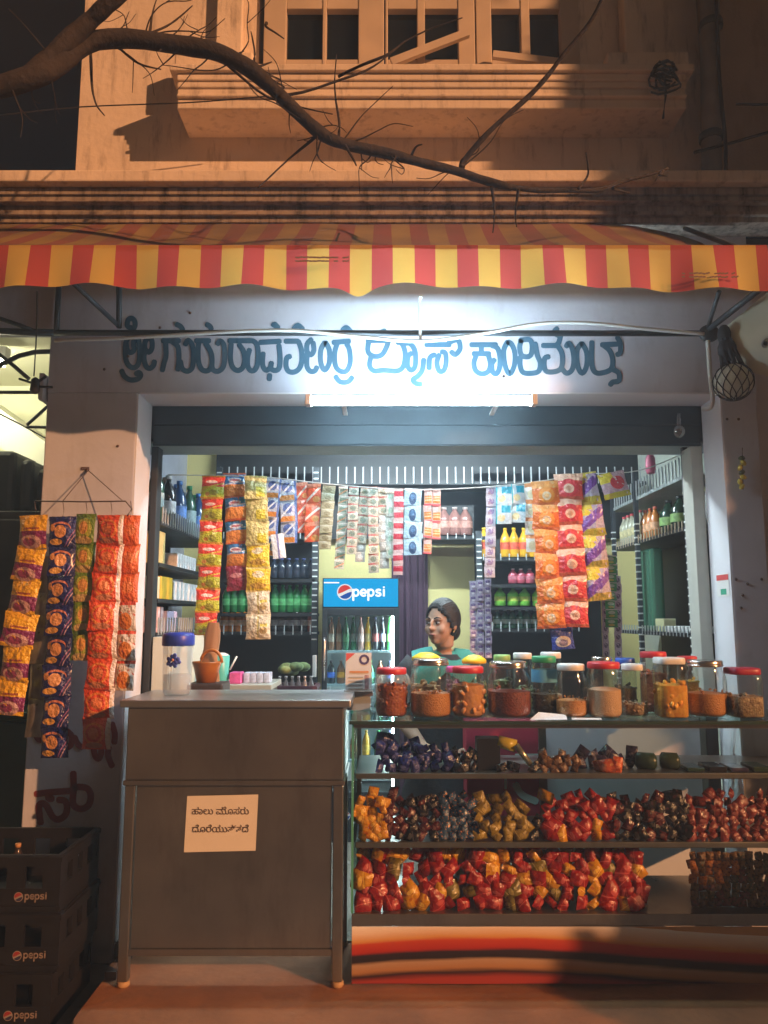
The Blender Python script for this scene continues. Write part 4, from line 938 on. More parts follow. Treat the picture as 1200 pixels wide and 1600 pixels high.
K_REDOR = bags('bag_redorange', (.70,.09,.03), [('ell',.45,.52,.38,.34,(.75,.24,.05)),('ell',.45,.52,.30,.27,(.68,.08,.03)),('ell',.45,.52,.20,.19,(.74,.22,.08)),('ell',.45,.14,.3,.10,(.55,.22,.12)),('rect',.86,1,0,1,(.75,.66,.60))])
K_REDW = bags('bag_redwhite', (.72,.66,.60), [('rect',0,1,.86,1,(.70,.10,.05)),('ell',.5,.34,.34,.28,(.72,.25,.06)),('blob',5,.63,(.6,.12,.06)),('rect',0,.06,0,1,(.55,.03,.05))])
K_REDO2 = bags('bag_plainorange', (.72,.14,.03), [('blob',3,.62,(.80,.30,.05)),('ell',.5,.5,.3,.2,(.70,.2,.06))])
K_MASA = bags('bag_yellowpurple', (.80,.46,.03), [('rect',0,1,.12,.52,(.22,.03,.14)),('ell',.5,.20,.36,.20,(.55,.34,.36)),('ell',.45,.2,.22,.12,(.30,.06,.16)),('rect',.25,.8,.56,.62,(.35,.10,.05)),('blob',5,.64,(.75,.40,.08))])
K_SILV = meshes(BAGM, mat('silver_backing',(.34,.31,.28),.3,.7,var=.2,vs=4), 'packet')
# inside the opening, left group
Yi = 3.86
gi = 'snack strips hanging across the opening'
strip('lime green and red chip packets in the leftmost strip inside the opening',(335,744),(321,992),7,37,K_LIME,Yi,group=gi)
strip('blue and orange chip packets with a maroon one at the bottom',(367,740),(372,922),5,36,[K_BLUEOR]*4+[K_MAROON],Yi+.02,group=gi)
strip('pale yellow snack packets ending in cream ones',(400,744),(405,998),7,37,[K_PYEL,K_PYEL,K_PYEL,K_YEL,K_YEL,K_CRM,K_CRM],Yi-.02,group=gi)
K_MOO = sach('sachet_bluewhite',(.46,.52,.64),[('rect',0,1,.02,.26,(.66,.24,.04)),('ell',.45,.62,.30,.24,(.10,.16,.42)),('diag',.8,.22,.12,(.75,.78,.84)),('rect',.86,1,0,1,(.12,.2,.5))],.25)
strip('white and blue snack packets with orange bands, left of the pair',(428,748),(420,868),4,24,K_MOO,Yi+.05,group=gi)
strip('white and blue snack packets with orange bands, right of the pair',(450,750),(452,848),3,26,K_MOO,Yi+.06,group=gi)
strip('plain white backed packets at the side of the blue pair',(433,835),(438,872),1,20,sach('sachet_white',(.70,.72,.76),[('rect',.4,.55,0,1,(.15,.15,.35))]),Yi+.03,group=gi)
K_OST = sach('sachet_orangered',(.78,.13,.05),[('diag',.7,.12,.16,(.82,.70,.62)),('rect',0,1,.78,1,(.80,.30,.18)),('ell',.7,.2,.25,.15,(.75,.35,.1))])
strip('orange red snack packets, left and shorter of the two',(472,754),(475,832),3,18,K_OST,Yi+.08,group=gi)
strip('orange red snack packets with white slash, right of the two',(491,756),(487,846),3,23,K_OST,Yi+.05,group=gi)
# sachets in the middle
K_OLV = sach('sachet_olive',(.44,.41,.26),[('rect',0,1,.8,1,(.50,.48,.36)),('ell',.5,.42,.26,.26,(.30,.26,.14)),('rect',0,1,0,.14,(.40,.36,.2))])
K_CG = sach('sachet_creamgreen',(.48,.48,.40),[('rect',.15,.85,.2,.7,(.18,.25,.17)),('diag',.5,.12,.16,(.55,.25,.12)),('rect',0,1,.86,1,(.72,.62,.56))])
K_CR = sach('sachet_creamred',(.48,.46,.38),[('rect',0,1,.80,1,(.45,.08,.07)),('ell',.5,.42,.30,.28,(.20,.24,.18)),('blob',6,.6,(.40,.35,.20))])
K_GY = sach('sachet_grey',(.40,.38,.34),[('ell',.5,.5,.28,.28,(.60,.58,.54)),('rect',0,1,.88,1,(.55,.50,.42))])
K_PR = sach('sachet_pinkred',(.56,.42,.42),[('rect',.0,1,.30,.78,(.42,.015,.04))])
K_BF = sach('sachet_blueface',(.34,.50,.60),[('ell',.5,.42,.22,.36,(.03,.07,.16)),('ell',.5,.52,.14,.16,(.05,.14,.28)),('rect',0,1,.92,1,(.55,.6,.64))])
K_OP = sach('sachet_orangepink',(.58,.36,.32),[('rect',.08,.92,.14,.58,(.62,.20,.03)),('rect',0,1,0,.10,(.70,.10,.12)),('rect',.1,.9,.28,.34,(.8,.5,.3)),('rect',.1,.9,.44,.48,(.8,.5,.3))])
K_WG = sach('sachet_white_green',(.52,.53,.46),[('ell',.5,.4,.3,.2,(.30,.42,.30))])
gs = 'sachet strips on the rope'
for lab, x0, x1, y0, y1, n_, w, kk, dY in (
    ('olive and gold sachets at the left end of the pale sachet row',514,507,758,858,8,20,K_OLV,0),
    ('cream sachets with green pictures, longest of the left sachet strips',537,530,760,889,9,15,K_CG,.02),
    ('cream and red sachets bunched beside the green picture strip',553,549,760,866,8,16,K_CR,-.01),
    ('white sachets with red tops ending in a grey one',571,562,760,878,8,16,[K_CR]*6+[K_GY]*2,.03),
    ('cream red topped sachets hanging low in the middle of the row',583,584,761,895,9,16,K_CR,.0),
    ('grey backed sachets just left of the white strip',598,601,762,888,9,15,[K_CR]*3+[K_GY]*6,.03),
    ('plain white sachets left of the red ones',611,610,763,872,5,14,K_WG,.02),
    ('red and white squares sachet strip, longest of all',623,622,764,898,8,15,K_PR,-.01),
    ('pale blue sachets with a dark face picture',645,645,764,867,4,27,K_BF,-.02),
    ('orange and pink sachets, longer of the two at the right end',669,668,764,865,4,13,K_OP,.0),
    ('orange and pink sachets, shorter of the two at the right end',682,682,764,842,3,13,K_OP,.0)):
    strip(lab,(x0,y0),(x1,y1),n_,w,kk,Yi+.02+dY,name='sachet_strip',cat='sachet strip',group=gs,jit=.08)
# right group
K_LAV = sach('sachet_lavender',(.44,.42,.50),[('ell',.5,.5,.3,.3,(.24,.17,.34)),('blob',6,.58,(.5,.48,.5)),('ell',.3,.3,.14,.14,(.30,.2,.25))])
K_PUW = sach('sachet_purplewhite',(.36,.32,.42),[('ell',.5,.55,.36,.2,(.10,.06,.20)),('ell',.5,.25,.22,.14,(.70,.66,.70)),('blob',7,.6,(.30,.2,.3))])
K_TEAL = sach('sachet_teal',(.46,.54,.58),[('rect',.35,.95,.55,.92,(.02,.30,.42)),('ell',.35,.3,.25,.18,(.66,.55,.30)),('rect',0,.08,0,1,(.05,.4,.45))],.25)
K_WO = sach('sachet_whiteorange',(.72,.68,.62),[('rect',0,1,.75,1,(.75,.30,.10)),('ell',.5,.35,.3,.25,(.60,.55,.35))])
K_GRS = sach('sachet_green',(.06,.28,.09),[('ell',.5,.6,.3,.18,(.45,.55,.40)),('rect',0,1,.86,1,(.5,.5,.45)),('ell',.5,.25,.25,.12,(.50,.45,.10))])
K_PIP = sach('sachet_pinkpurple',(.45,.34,.40),[('ell',.5,.5,.3,.3,(.12,.07,.12)),('blob',7,.58,(.62,.5,.55))])
strip('lavender sachets, leftmost long strip on the right side',(768,760),(765,902),9,16,K_LAV,Yi+.02,name='sachet_strip',cat='sachet strip',group=gs)
for i, x in enumerate((739,750,762)):
    strip(['left','middle','right'][i]+' one of three purple sachet strips beside the seller',(x,908-i*2),(x+1,1028),11,11,K_PUW,Yi+.18,name='sachet_strip',cat='sachet strip',group=gs)
strip('teal and white packets, left of the two short strips',(788,758),(786,818),2,25,K_TEAL,Yi,group=gi)
strip('teal and white packets, right of the two short strips',(810,757),(809,816),2,23,K_TEAL,Yi+.01,group=gi)
strip('white packets with orange tops half hidden by the orange chips',(829,755),(832,862),4,20,K_WO,Yi+.03,group=gi)
strip('orange chip packets with round emblem, long strip on the right',(851,752),(861,981),6,43,K_OR,Yi-.05,group=gi)
strip('red chip packets with round emblem beside the orange strip',(887,741),(898,979),6,44,K_RED,Yi-.05,group=gi)
strip('yellow and purple chip packets right of the red strip',(913,739),(938,937),4,40,K_PUR,Yi-.03,group=gi)
strip('single yellow and red chip packet hanging at the far right',(953,738),(966,777),1,44,K_PUR2,Yi-.03,group=gi)
strip('dark blue packets showing between the orange and red strips',(876,750),(880,985),6,20,K_NAVY,Yi+.04,group=gi)
strip('small dark blue packet with a picture below the red strip',(877,981),(880,1014),1,38,bags('bag_bluepic',(.03,.06,.35),[('ell',.5,.35,.35,.25,(.55,.5,.42)),('ell',.5,.3,.2,.15,(.2,.15,.2))]),Yi-.02,group=gi)
strip('green sachets in the strip before the right rack',(953,868),(956,980),8,18,K_GRS,Yi+.10,name='sachet_strip',cat='sachet strip',group=gs)
strip('pink purple sachets left of the green ones',(943,872),(947,1028),12,10,K_PIP,Yi+.12,name='sachet_strip',cat='sachet strip',group=gs)
strip('pink purple sachets right of the green ones',(965,900),(966,1028),10,12,K_PIP,Yi+.11,name='sachet_strip',cat='sachet strip',group=gs)
rp = []
for x,y in ((262,742),(330,743),(420,746),(520,757),(640,765),(760,761),(850,751),(905,741),(1000,735),(1085,700)): rp.append(at(x,y,Yi+.01))
cable(rp, .003, CABLE, 'thin string across the opening carrying the packet strips', 'string', name='string')
# outside, on the pillar
go = 'snack strips on the pillar hanger'; Yo = 3.43
strip('yellow and purple snack packets slanting away at the left edge',(54,806),(14,1116),6,50,K_MASA,Yo-.02,group=go,jit=.1)
strip('navy blue packets with orange rings, longest strip on the pillar',(98,808),(86,1183),8,43,K_NAVY,Yo,group=go)
strip('green packets with orange emblem, shortest strip on the pillar',(134,804),(128,1031),5,36,K_GREEN,Yo+.02,group=go)
strip('red packets with ringed emblem on the pillar',(173,806),(149,1170),8,45,K_REDOR,Yo-.01,group=go)
strip('plain orange packets turning white lower down, beside the opening',(204,806),(193,1078),6,32,[K_REDO2]*3+[K_REDW]*3,Yo+.02,group=go)
strip('silver backs of packets behind the navy strip',(66,870),(58,1150),5,34,K_SILV,Yo+.06,group=go)
hw = MB(); h0 = at(138,735,YW-.03)
hw.tube([at(55,783,Yo), at(130,784,Yo), at(196,783,Yo), at(206,795,Yo-.01), at(199,806,Yo)], .0035, 6)
for x in (98,192): hw.tube([h0, at(x,783,Yo)], .002, 5)
for x in (54,98,134,173,204): hw.tube([at(x,783,Yo), at(x+2,796,Yo-.008), at(x,808,Yo)], .0018, 5)
solo('wire_hanger', hw, mat('rusty_wire',(.10,.07,.06),.6,.4), 'thin wire hanger on the pillar hook carrying five packet strips', 'hanger')

# ------------------------------------------------------------------ bottles
def bottle(name, label, h, r, col, cap, lab=None, liquid=.9, rough=.12, cat='bottle', tr=.0):
    o = thing(name, label, cat, (0,-20,0)); ORG[o.name] = Vector((0,0,0))
    prof = [(r*.85,0),(r,.03*h),(r,.32*h),(r*.93,.40*h),(r,.48*h),(r*.98,.62*h),(r*.6,.78*h),(r*.34,.87*h),(r*.32,.93*h)]
    part('body', MB().lathe(prof, (0,0,0), 12), mat('bottle_'+name+str(col), col, rough, var=.08, coat=.5), o, local=True)
    part('cap', MB().lathe([(r*.38,.925*h),(r*.38,h)], (0,0,0), 10), mat('cap_'+str(cap), cap, .4, var=0), o, local=True)
    if lab: part('label', MB().lathe([(r*1.02,.26*h),(r*1.02,.50*h)], (0,0,0), 12, cap=False), mat('blabel_'+str(lab), lab, .5, var=.35, vs=40), o, local=True)
    return o
PROTO = []
ORD = ['first','second','third','fourth','fifth','sixth','seventh','eighth','ninth','tenth']
def row(proto, x0, x1, n_, py, Y, group, label, jit=.004, z=None):
    for i in range(n_):
        px = x0+(x1-x0)*(i+.5)/n_; p = at(px,py,Y)
        if z is not None: p.z = z
        copy_tree(proto, None, p+Vector((random.uniform(-jit,jit),random.uniform(-jit,jit),0)), f'{label}, {ORD[i]} from the left' if n_ > 1 else label, group, random.random()*6)
    if proto not in PROTO: PROTO.append(proto)
def hpx(px, y0, y1, Y): return at(px,y0,Y).z - at(px,y1,Y).z

# ------------------------------------------------------------------ racks
SLOT = mat('slot_light',(.72,.76,.74),.5,var=0)  # pale ticks painted for light showing through the slots
def rack(label, posts, shelves, Y, depth, loc, ybot=1300, panels=()):
    """posts: photo x of slotted uprights; shelves: (x0,x1,y, guard height)"""
    o = thing('rack', label, 'rack', loc)
    for x, y0, y1 in posts:
        t, b = at(x,y0,Y), at(x,y1,Y)
        p = part('upright', MB().box((t.x-.02,Y,0),(t.x+.02,Y+.03,t.z)), IRON, o)
        s_ = MB(); z = b.z
        while z < t.z-.02:
            s_.box((t.x-.017,Y-.003,z),(t.x+.017,Y-.0005,z+.009)); z += .042
        part('slots', s_, SLOT, p, kind='stuff')
    for x0, x1, y, gh in shelves:
        a, b = at(x0,y,Y), at(x1,y,Y)
        sh_ = part('shelf', MB().box((a.x,Y,a.z-.022),(b.x,Y+depth,a.z)), BLACK, o)
        if gh:
            g = MB(); x = a.x+.02
            while x < b.x:
                g.box((x-.0035,Y-.006,a.z-.015),(x+.0035,Y-.001,a.z+gh)); x += .058
            part('wire_guard', g, WHITEW, sh_, kind='stuff')
    for x0, x1, y0, y1, m in panels:
        a, b = at(x0,y1,Y+depth), at(x1,y0,Y+depth)
        part('back_panel', MB().box((a.x,Y+depth-.012,a.z),(b.x,Y+depth,b.z)), m, o)
    return o
YB = 5.22
rack('black rack of soft drinks left of the fridge', [(343,730,1000),(494,730,1000)], [(345,492,838,.03),(345,492,905,0),(345,492,958,0),(345,492,988,.05)], YB, .36, (-.95,YB,0), panels=[(338,500,740,1120,BLACK)])
rack('black rack of juices right of the yellow wall', [(748,830,1000)], [(751,905,872,.03),(751,905,913,0),(751,905,948,0),(751,905,983,.05)], YB, .36, (.9,YB,0), panels=[(745,930,740,1120,BLACK)])
rack('high black shelf across the back wall under the ceiling', [], [(340,1010,752,.10),(655,760,838,.02)], YB+.02, .34, (.3,YB,2.2), panels=[(335,1010,688,842,BLACK)])
G1 = bottle('drink_bottle','green soft drink bottle',hpx(400,913,957,YB),.035,(.02,.20,.05),(.02,.30,.08),(.10,.40,.14))
G2 = bottle('drink_bottle','dark cola bottle',hpx(400,950,987,YB),.036,(.03,.015,.015),(.03,.05,.2),(.35,.35,.38))
G3 = bottle('drink_bottle','orange drink bottle',hpx(400,950,987,YB),.036,(.70,.22,.03),(.70,.20,.05),(.75,.45,.25))
G4 = bottle('drink_bottle','dark capped bottle',hpx(400,872,904,YB),.036,(.02,.03,.05),(.08,.12,.35))
G5 = bottle('drink_bottle','mango juice bottle',hpx(800,824,871,YB),.036,(.85,.45,.03),(.85,.55,.03),(.72,.10,.05))
G6 = bottle('drink_bottle','pink drink bottle',hpx(800,888,912,YB),.034,(.60,.10,.15),(.7,.5,.5),(.65,.20,.25))
G7 = bottle('drink_bottle','lime green drink bottle',hpx(800,917,947,YB),.040,(.18,.55,.06),(.15,.5,.08),(.55,.65,.10))
G8 = bottle('drink_bottle','small dark green bottle',hpx(800,952,982,YB),.030,(.03,.10,.05),(.7,.7,.7),(.35,.42,.35))
G9 = bottle('drink_bottle','brown pink bottle',hpx(700,792,837,YB),.050,(.30,.14,.12),(.5,.4,.38),(.50,.25,.20))
row(G1,348,395,4,957,YB+.10,'green bottles on the left rack','green bottle on the left rack behind the lime chips')
row(G1,424,492,6,957,YB+.10,'green bottles on the left rack','green bottle on the rack just left of the fridge')
row(G3,346,388,4,987,YB+.09,'orange drink bottles','orange bottle low on the left rack')
row(G2,424,480,5,987,YB+.09,'dark bottles low on the left rack','dark cola bottle low on the left rack')
row(bottle('drink_bottle','red bottle',hpx(400,950,987,YB),.036,(.35,.06,.04),(.6,.1,.1),(.6,.35,.3)),481,492,1,987,YB+.09,None,'red labelled bottle at the end of the dark bottle row')
row(G4,422,492,6,904,YB+.1,'dark capped bottles','blue capped dark bottle high on the left rack')
row(G5,782,872,6,871,YB+.1,'mango juice bottles','yellow and red mango juice bottle on the right rack')
row(G5,750,765,1,871,YB+.06,None,'single mango juice bottle at the left edge of the right rack')
row(G6,796,834,3,912,YB+.1,'pink bottles','pink bottle below the juices on the right rack')
row(G7,772,850,4,947,YB+.1,'lime green bottles','lime green drink bottle on the right rack')
row(G8,772,842,6,982,YB+.1,'small dark green bottles','small dark green bottle low on the right rack')
row(G9,686,736,3,837,YB+.1,'brown bottles on the high shelf','brown pink bottle on the high back shelf')
# left side rack along the wall
XLf, XLb = -1.13, -1.465
LS = thing('side_rack', 'black side rack with bottles and boxes along the left wall', 'rack', (-1.3,4.5,0))
def zat(px, py, X): 
    """height on the plane x = X seen at this spot"""
    Y = 4.0
    for _ in range(30): 
        q = at(px,py,Y); Y *= X/q.x
    return at(px,py,Y)
shl = [zat(262,818,XLf).z, zat(262,882,XLf).z, zat(258,936,XLf).z, zat(256,988,XLf).z]
for i, z in enumerate(shl):
    s_ = part('shelf', MB().box((XLb,3.87,z-.02),(XLf,5.2,z)), BLACK, LS)
    if i in (0,3):
        g = MB(); y = 3.9
        while y < 5.1: g.box((XLf-.004,y-.003,z-.01),(XLf+.003,y+.003,z+.075)); y += .048
        part('wire_guard', g, WHITEW, s_, kind='stuff')
for y in (3.88,4.5,5.15): part('upright', MB().box((XLb+.001,y-.015,0),(XLb+.03,y+.015,2.2)), IRON, LS)
part('back_panel', MB().box((XLb-.003,3.865,.9),(XLb,5.21,2.25)), BLACK, LS)
PB1 = bottle('drink_bottle','blue bottle',.30,.045,(.02,.06,.16),(.05,.2,.55),(.10,.22,.55)); PB2 = bottle('drink_bottle','dark green bottle',.31,.045,(.02,.08,.05),(.02,.25,.1),(.3,.4,.42))
PB3 = bottle('drink_bottle','pale brown bottle',.30,.045,(.22,.13,.09),(.6,.4,.3),(.45,.42,.40)); PB4 = bottle('drink_bottle','black bottle',.29,.045,(.012,.012,.015),(.5,.5,.5),(.55,.58,.62))
lab = {PB1:'blue labelled bottle atop the left side rack', PB2:'dark green bottle atop the left side rack', PB3:'pale brown bottle atop the left side rack', PB4:'black bottle atop the left side rack'}
for i, pb in enumerate((PB2,PB4,PB4,PB3,PB1,PB1,PB2,PB4,PB1,PB2)):
    copy_tree(pb, None, Vector((XLf-.06-.05*(i%2), 3.96+i*.115, shl[0])), f'{lab[pb]}, {ORD[i]} in the front row', 'bottles on the left side rack', i)
for i, pb in enumerate((PB4,PB2,PB4,PB1,PB4,PB2)):
    copy_tree(pb, None, Vector((XLb+.09, 4.0+i*.16, shl[0])), f'{lab[pb]}, {ORD[i]} in the back row', 'bottles on the left side rack', i)
PROTO += [PB1,PB2,PB3,PB4]
def small_box(y0, y1, z, h, m, label, x0=XLf-.15, x1=XLf-.03, cat='box', group=None):
    return solo('carton', MB().box((x0,y0,z),(x1,y1,z+h)), m, label, cat, group, bevel=.003)
CW = mat('white_carton',(.72,.72,.74),.5,var=.25,vs=30); CY = mat('yellow_carton',(.80,.50,.04),.5,var=.1)
small_box(3.95,4.07,shl[1],.17,pmat('carton_redyellow',(.80,.62,.25),[]),'yellow and red tall carton on the second shelf of the left side rack')
for k in range(8):
    o = small_box(4.32+k*.055,4.365+k*.055,shl[1]+.001,.085,CW,f'slim white pack on the second left rack shelf, {ORD[k]} from the street',group='slim white packs'); 
small_box(3.90,4.0,shl[2],.115,mat('cream_carton',(.75,.68,.45),.5,var=.1),'cream carton at the near end of the third left shelf')
small_box(4.01,4.24,shl[2],.12,CY,'bright yellow carton on the third shelf of the left side rack')
for k in range(9): small_box(4.27+k*.082,4.345+k*.082,shl[2],.105,CW,f'white boxed pack on the third left rack shelf, {ORD[k]} from the street',group='white boxed packs')
for k in range(3): small_box(3.92+k*.06,3.965+k*.06,shl[3],.13,mat('pinkwhite_pack',(.72,.50,.52),.5,var=.4,vs=25),f'pink and white pack on the lowest left rack shelf, {ORD[k]} from the street',group='pink white packs')
small_box(4.16,4.36,shl[3],.11,mat('lilac_pack',(.48,.42,.60),.5,var=.1),'lilac box on the lowest shelf of the left side rack')
# pale cabinet below the left side rack
zc_ = at(240,992,3.82).z
CBN = thing('cabinet', 'pale green white cabinet below the left side rack', 'cabinet', (-1.08,4.1,0))
part('body', MB().box((-1.128,3.80,0),(-1.04,4.5,zc_-.01)), mat('pale_cabinet',(.62,.68,.60),.5,var=.05), CBN, bevel=.005)
part('door', MB().box((-1.0395,3.82,.05),(-1.034,4.48,zc_-.03)), mat('pale_cabinet',(0,0,0)), CBN)
part('door', MB().box((-1.122,3.792,.05),(-1.046,3.7995,zc_-.03)), mat('pale_cabinet',(0,0,0)), CBN)
# right side rack
XRf = 1.56
RS = thing('side_rack', 'black side rack with bottles and a framed picture along the right wall', 'rack', (1.7,4.7,0))
zr = [zat(1075,738,XRf).z, zat(1072,822,XRf).z, zat(1078,990,XRf).z]
for i, z in enumerate(zr):
    s_ = part('shelf', MB().box((XRf,3.92,z-.02),(1.865,5.25,z)), mat('grey_shelf',(.30,.33,.32),.5) if i == 0 else BLACK, RS)
    g = MB(); y = 3.95
    while y < 5.2: g.box((XRf-.003,y-.003,z-.018),(XRf+.004,y+.003,z+(.10 if i==0 else .035))); y += .05
    part('wire_guard', g, WHITEW if i != 1 else mat('cream_wire',(.62,.52,.38),.5), s_, kind='stuff')
part('back_panel', MB().box((1.862,3.91,zr[1]+.001),(1.8655,5.24,zr[0]-.021)), mat('pale_panel',(.60,.62,.55),.6), RS)
part('back_panel', MB().box((1.862,3.91,.9),(1.8655,5.24,zr[1]-.021)), BLACK, RS)
for y in (3.925, 4.72, 5.2):
    p = part('upright', MB().box((XRf-.012,y-.015,0),(XRf+.012,y+.015,2.3)), IRON, RS); s_ = MB()
    for k in range(24): s_.box((XRf-.014,y-.017,1.0+k*.042),(XRf+.010,y-.0155,1.009+k*.042)); s_.box((XRf-.0155,y-.012,1.0+k*.042),(XRf-.0125,y+.012,1.009+k*.042))
    part('slots', s_, SLOT, p, kind='stuff')
QB1 = bottle('syrup_bottle','round dark bottle',.20,.055,(.02,.05,.03),(.02,.02,.02),(.25,.42,.14)); QB2 = bottle('syrup_bottle','orange bottle',.19,.034,(.65,.22,.05),(.7,.15,.1),(.75,.40,.22)); QB3 = bottle('syrup_bottle','clear bottle',.20,.034,(.50,.48,.36),(.7,.1,.12),(.55,.48,.25))
for i in range(2): copy_tree(QB1, None, Vector((1.64,4.22+i*.17,zr[1])), ['nearer','farther'][i]+' round dark bottle with green label on the right side rack','round dark bottles', 0)
for i in range(3): copy_tree(QB2, None, Vector((1.62,4.56+i*.085,zr[1])), f'orange bottle on the right side rack, {ORD[i]} away','orange syrup bottles', 0)
for i in range(5): copy_tree(QB3, None, Vector((1.61,4.80+i*.08,zr[1])), f'pale red capped bottle at the far end of the right side rack, {ORD[i]} away','pale bottles with red caps', 0)
PROTO += [QB1,QB2,QB3]
PF = thing('framed_picture', 'dark framed picture with flower garland on the right side rack', 'picture', (1.66,4.08,zr[1]))
M = Matrix.Translation((1.66,4.08,zr[1])) @ Matrix.Rotation(R(-62),4,'Z') @ Matrix.Rotation(R(-8),4,'X')
fr_ = MB()
for a_, b_ in (((-.07,0,0),(-.055,.015,.20)),((.055,0,0),(.07,.015,.20)),((-.0549,0,0),(.0549,.015,.015)),((-.0549,0,.185),(.0549,.015,.20))): fr_.box(a_, b_, M)
part('frame', fr_, mat('dark_frame',(.06,.05,.04),.4), PF)
part('print', MB().box((-.054,.008,.016),(.054,.011,.184), M), mat('picture_print',(.30,.32,.30),.4,var=.6,vs=35), PF)
gd = MB()
for k in range(11):
    t = k/10*2-1; gd.ell(M @ Vector((t*.075,-.008,.205-.05*(1-t*t)*0+.012*math.sin(k))), (.014,.013,.014), None, 8, 5)
part('garland', gd, mat('jasmine',(.62,.60,.42),.7,var=.3,vs=80), PF)
ic = MB()
for k in range(5): ic.tube([(1.60+.006*k,3.985,zr[1]+.03),(1.605+.010*k,3.99,zr[1]+.19)], .0025, 5)
ih = thing('incense_holder', 'small brass holder with thin yellow sticks beside the framed picture', 'incense', (1.61,3.985,zr[1]))
part('stick', ic, mat('yellow_stick',(.75,.62,.25),.5), ih); part('cup', MB().lathe([(.02,0),(.026,.02),(.022,.06)], (1.612,3.985,zr[1]), 12), mat('brass',(.60,.38,.14),.3,1), ih)
tl_ = MB().box((1.60,4.62,zr[2]+.001),(1.68,4.86,zr[1]-.05)); solo('display_tube', tl_, milky('green_film',(.10,.30,.20),.55), 'tall greenish wrapped display column under the right shelf', 'display', bevel=.02)
solo('white_tray', MB().box((1.585,3.98,zr[2]+.0005),(1.70,4.40,zr[2]+.035)), WHITEP, 'low white tray on the lowest right shelf', 'tray', bevel=.008)
solo('yellow_carton', MB().box((1.59,4.42,zr[2]+.001),(1.66,4.56,zr[2]+.075)), mat('pale_yellow_carton',(.66,.66,.38),.5), 'pale yellow carton at the end of the white tray', 'box', bevel=.004)
ck = MB(); c0 = at(1058,676,3.77); ck.ell((c0.x,3.745,c0.z),(.032,.026,.034)); ck.tube([(c0.x,3.745,c0.z+.03),(c0.x+.004,3.75,c0.z+.09)], .012, 8)
solo('light_bulb', ck, glass('bulb_glass',(.75,.85,.88),.9,.05,.25), 'unlit glass bulb hanging at the right end of the shutter', 'bulb')
pk = MB(); c0 = at(1017,740,4.4); pk.lathe([(.022,0),(.03,.02),(.028,.09),(.012,.12),(.010,.14)], c0, 10); solo('pink_bottle', pk, mat('pink_plastic',(.70,.18,.28),.4), 'small pink bottle hanging at the top right shelf edge', 'bottle')
for i, pr in enumerate(PROTO):                         # the patterns the copies were made from
    for ch in list(pr.children): bpy.data.objects.remove(ch)
    bpy.data.objects.remove(pr)

# ------------------------------------------------------------------ curtain, fridge
def cur(u, v):
    p0, p1 = at(612,835,5.60), at(668,835,5.60); x = p0.x+(p1.x-p0.x)*u
    return (x, 5.60+.018*math.sin(u*26)+.006*math.sin(u*61), .05+(at(640,752,5.6).z-.05)*v)
solo('curtain', MB().grid(cur, 70, 4), mat('maroon_curtain',(.10,.05,.085),.85,var=.15,vs=5), 'dark maroon door curtain hanging behind the seller', 'curtain')
FX0, FX1, FY = at(503,985,5.05).x, at(624,985,5.05).x, 5.05
FZ = at(560,903,FY).z
FRG = thing('drinks_fridge', 'tall drinks fridge with lit blue header and glass door', 'fridge', ((FX0+FX1)/2,FY,0))
FBK = mat('fridge_black',(.03,.035,.04),.35,var=.1); FWH = mat('fridge_white',(.75,.80,.82),.4,var=.02)
zh = at(560,948,FY).z; zg1 = at(560,958,FY).z; zb = at(560,1244,FY).z
cb_ = MB(); cb_.box((FX0,FY+.02,0),(FX0+.025,FY+.5,FZ)); cb_.box((FX1-.025,FY+.02,0),(FX1,FY+.5,FZ)); cb_.box((FX0+.0251,FY+.47,0),(FX1-.0251,FY+.5,FZ)); cb_.box((FX0+.0251,FY+.02,zg1+.0),(FX1-.0251,FY+.4699,FZ)); cb_.box((FX0+.0251,FY+.02,0),(FX1-.0251,FY+.4699,zb-.01))
part('cabinet', cb_, FBK, FRG)
ln_ = MB(); ln_.box((FX0+.026,FY+.46,zb),(FX1-.026,FY+.469,zg1-.001)); ln_.box((FX0+.0255,FY+.03,zb),(FX0+.030,FY+.459,zg1-.001)); ln_.box((FX1-.030,FY+.03,zb),(FX1-.0255,FY+.459,zg1-.001))
part('lining', ln_, FWH, FRG)
hd = part('header', MB().box((FX0+.008,FY-.004,zh),(FX1-.008,FY+.019,FZ-.006)), emis('header_blue',(.0,.42,.88),.95), FRG, bevel=.004)
# logo: roundel and rounded letters
def roundel(cx, cz, r, Y, parent, red=(.75,.05,.04), blue=(.01,.08,.40), glow=0, white=(.85,.85,.85)):
    def m_(nm, c): return emis(nm+'_lit', c, glow) if glow else mat(nm, c, .5, var=0)
    def disc(rad, y, clip, nm):
        mb = MB(); pts = []
        for k in range(40):
            a = 2*math.pi*k/40; x, z = math.cos(a)*rad, math.sin(a)*rad
            pts.append((x, clip(x, z)))
        mb.poly([(cx+x, y, cz+z) for x, z in pts]); return mb
    part('roundel', disc(r, Y, lambda x,z: z, 'w'), m_('logo_white'+str(white), white), parent)
    w1 = lambda x: r*(.10*math.sin(x/r*2.2)+.28*x/r+.12); w2 = lambda x: r*(.10*math.sin(x/r*2.2+.4)+.30*x/r-.30)
    part('roundel_red', disc(r*.86, Y-.0008, lambda x,z: max(z, w1(x)), 'r'), m_('logo_red'+str(red), red), parent)
    part('roundel_blue', disc(r*.86, Y-.0008, lambda x,z: min(z, w2(x)), 'b'), m_('logo_blue'+str(blue), blue), parent)
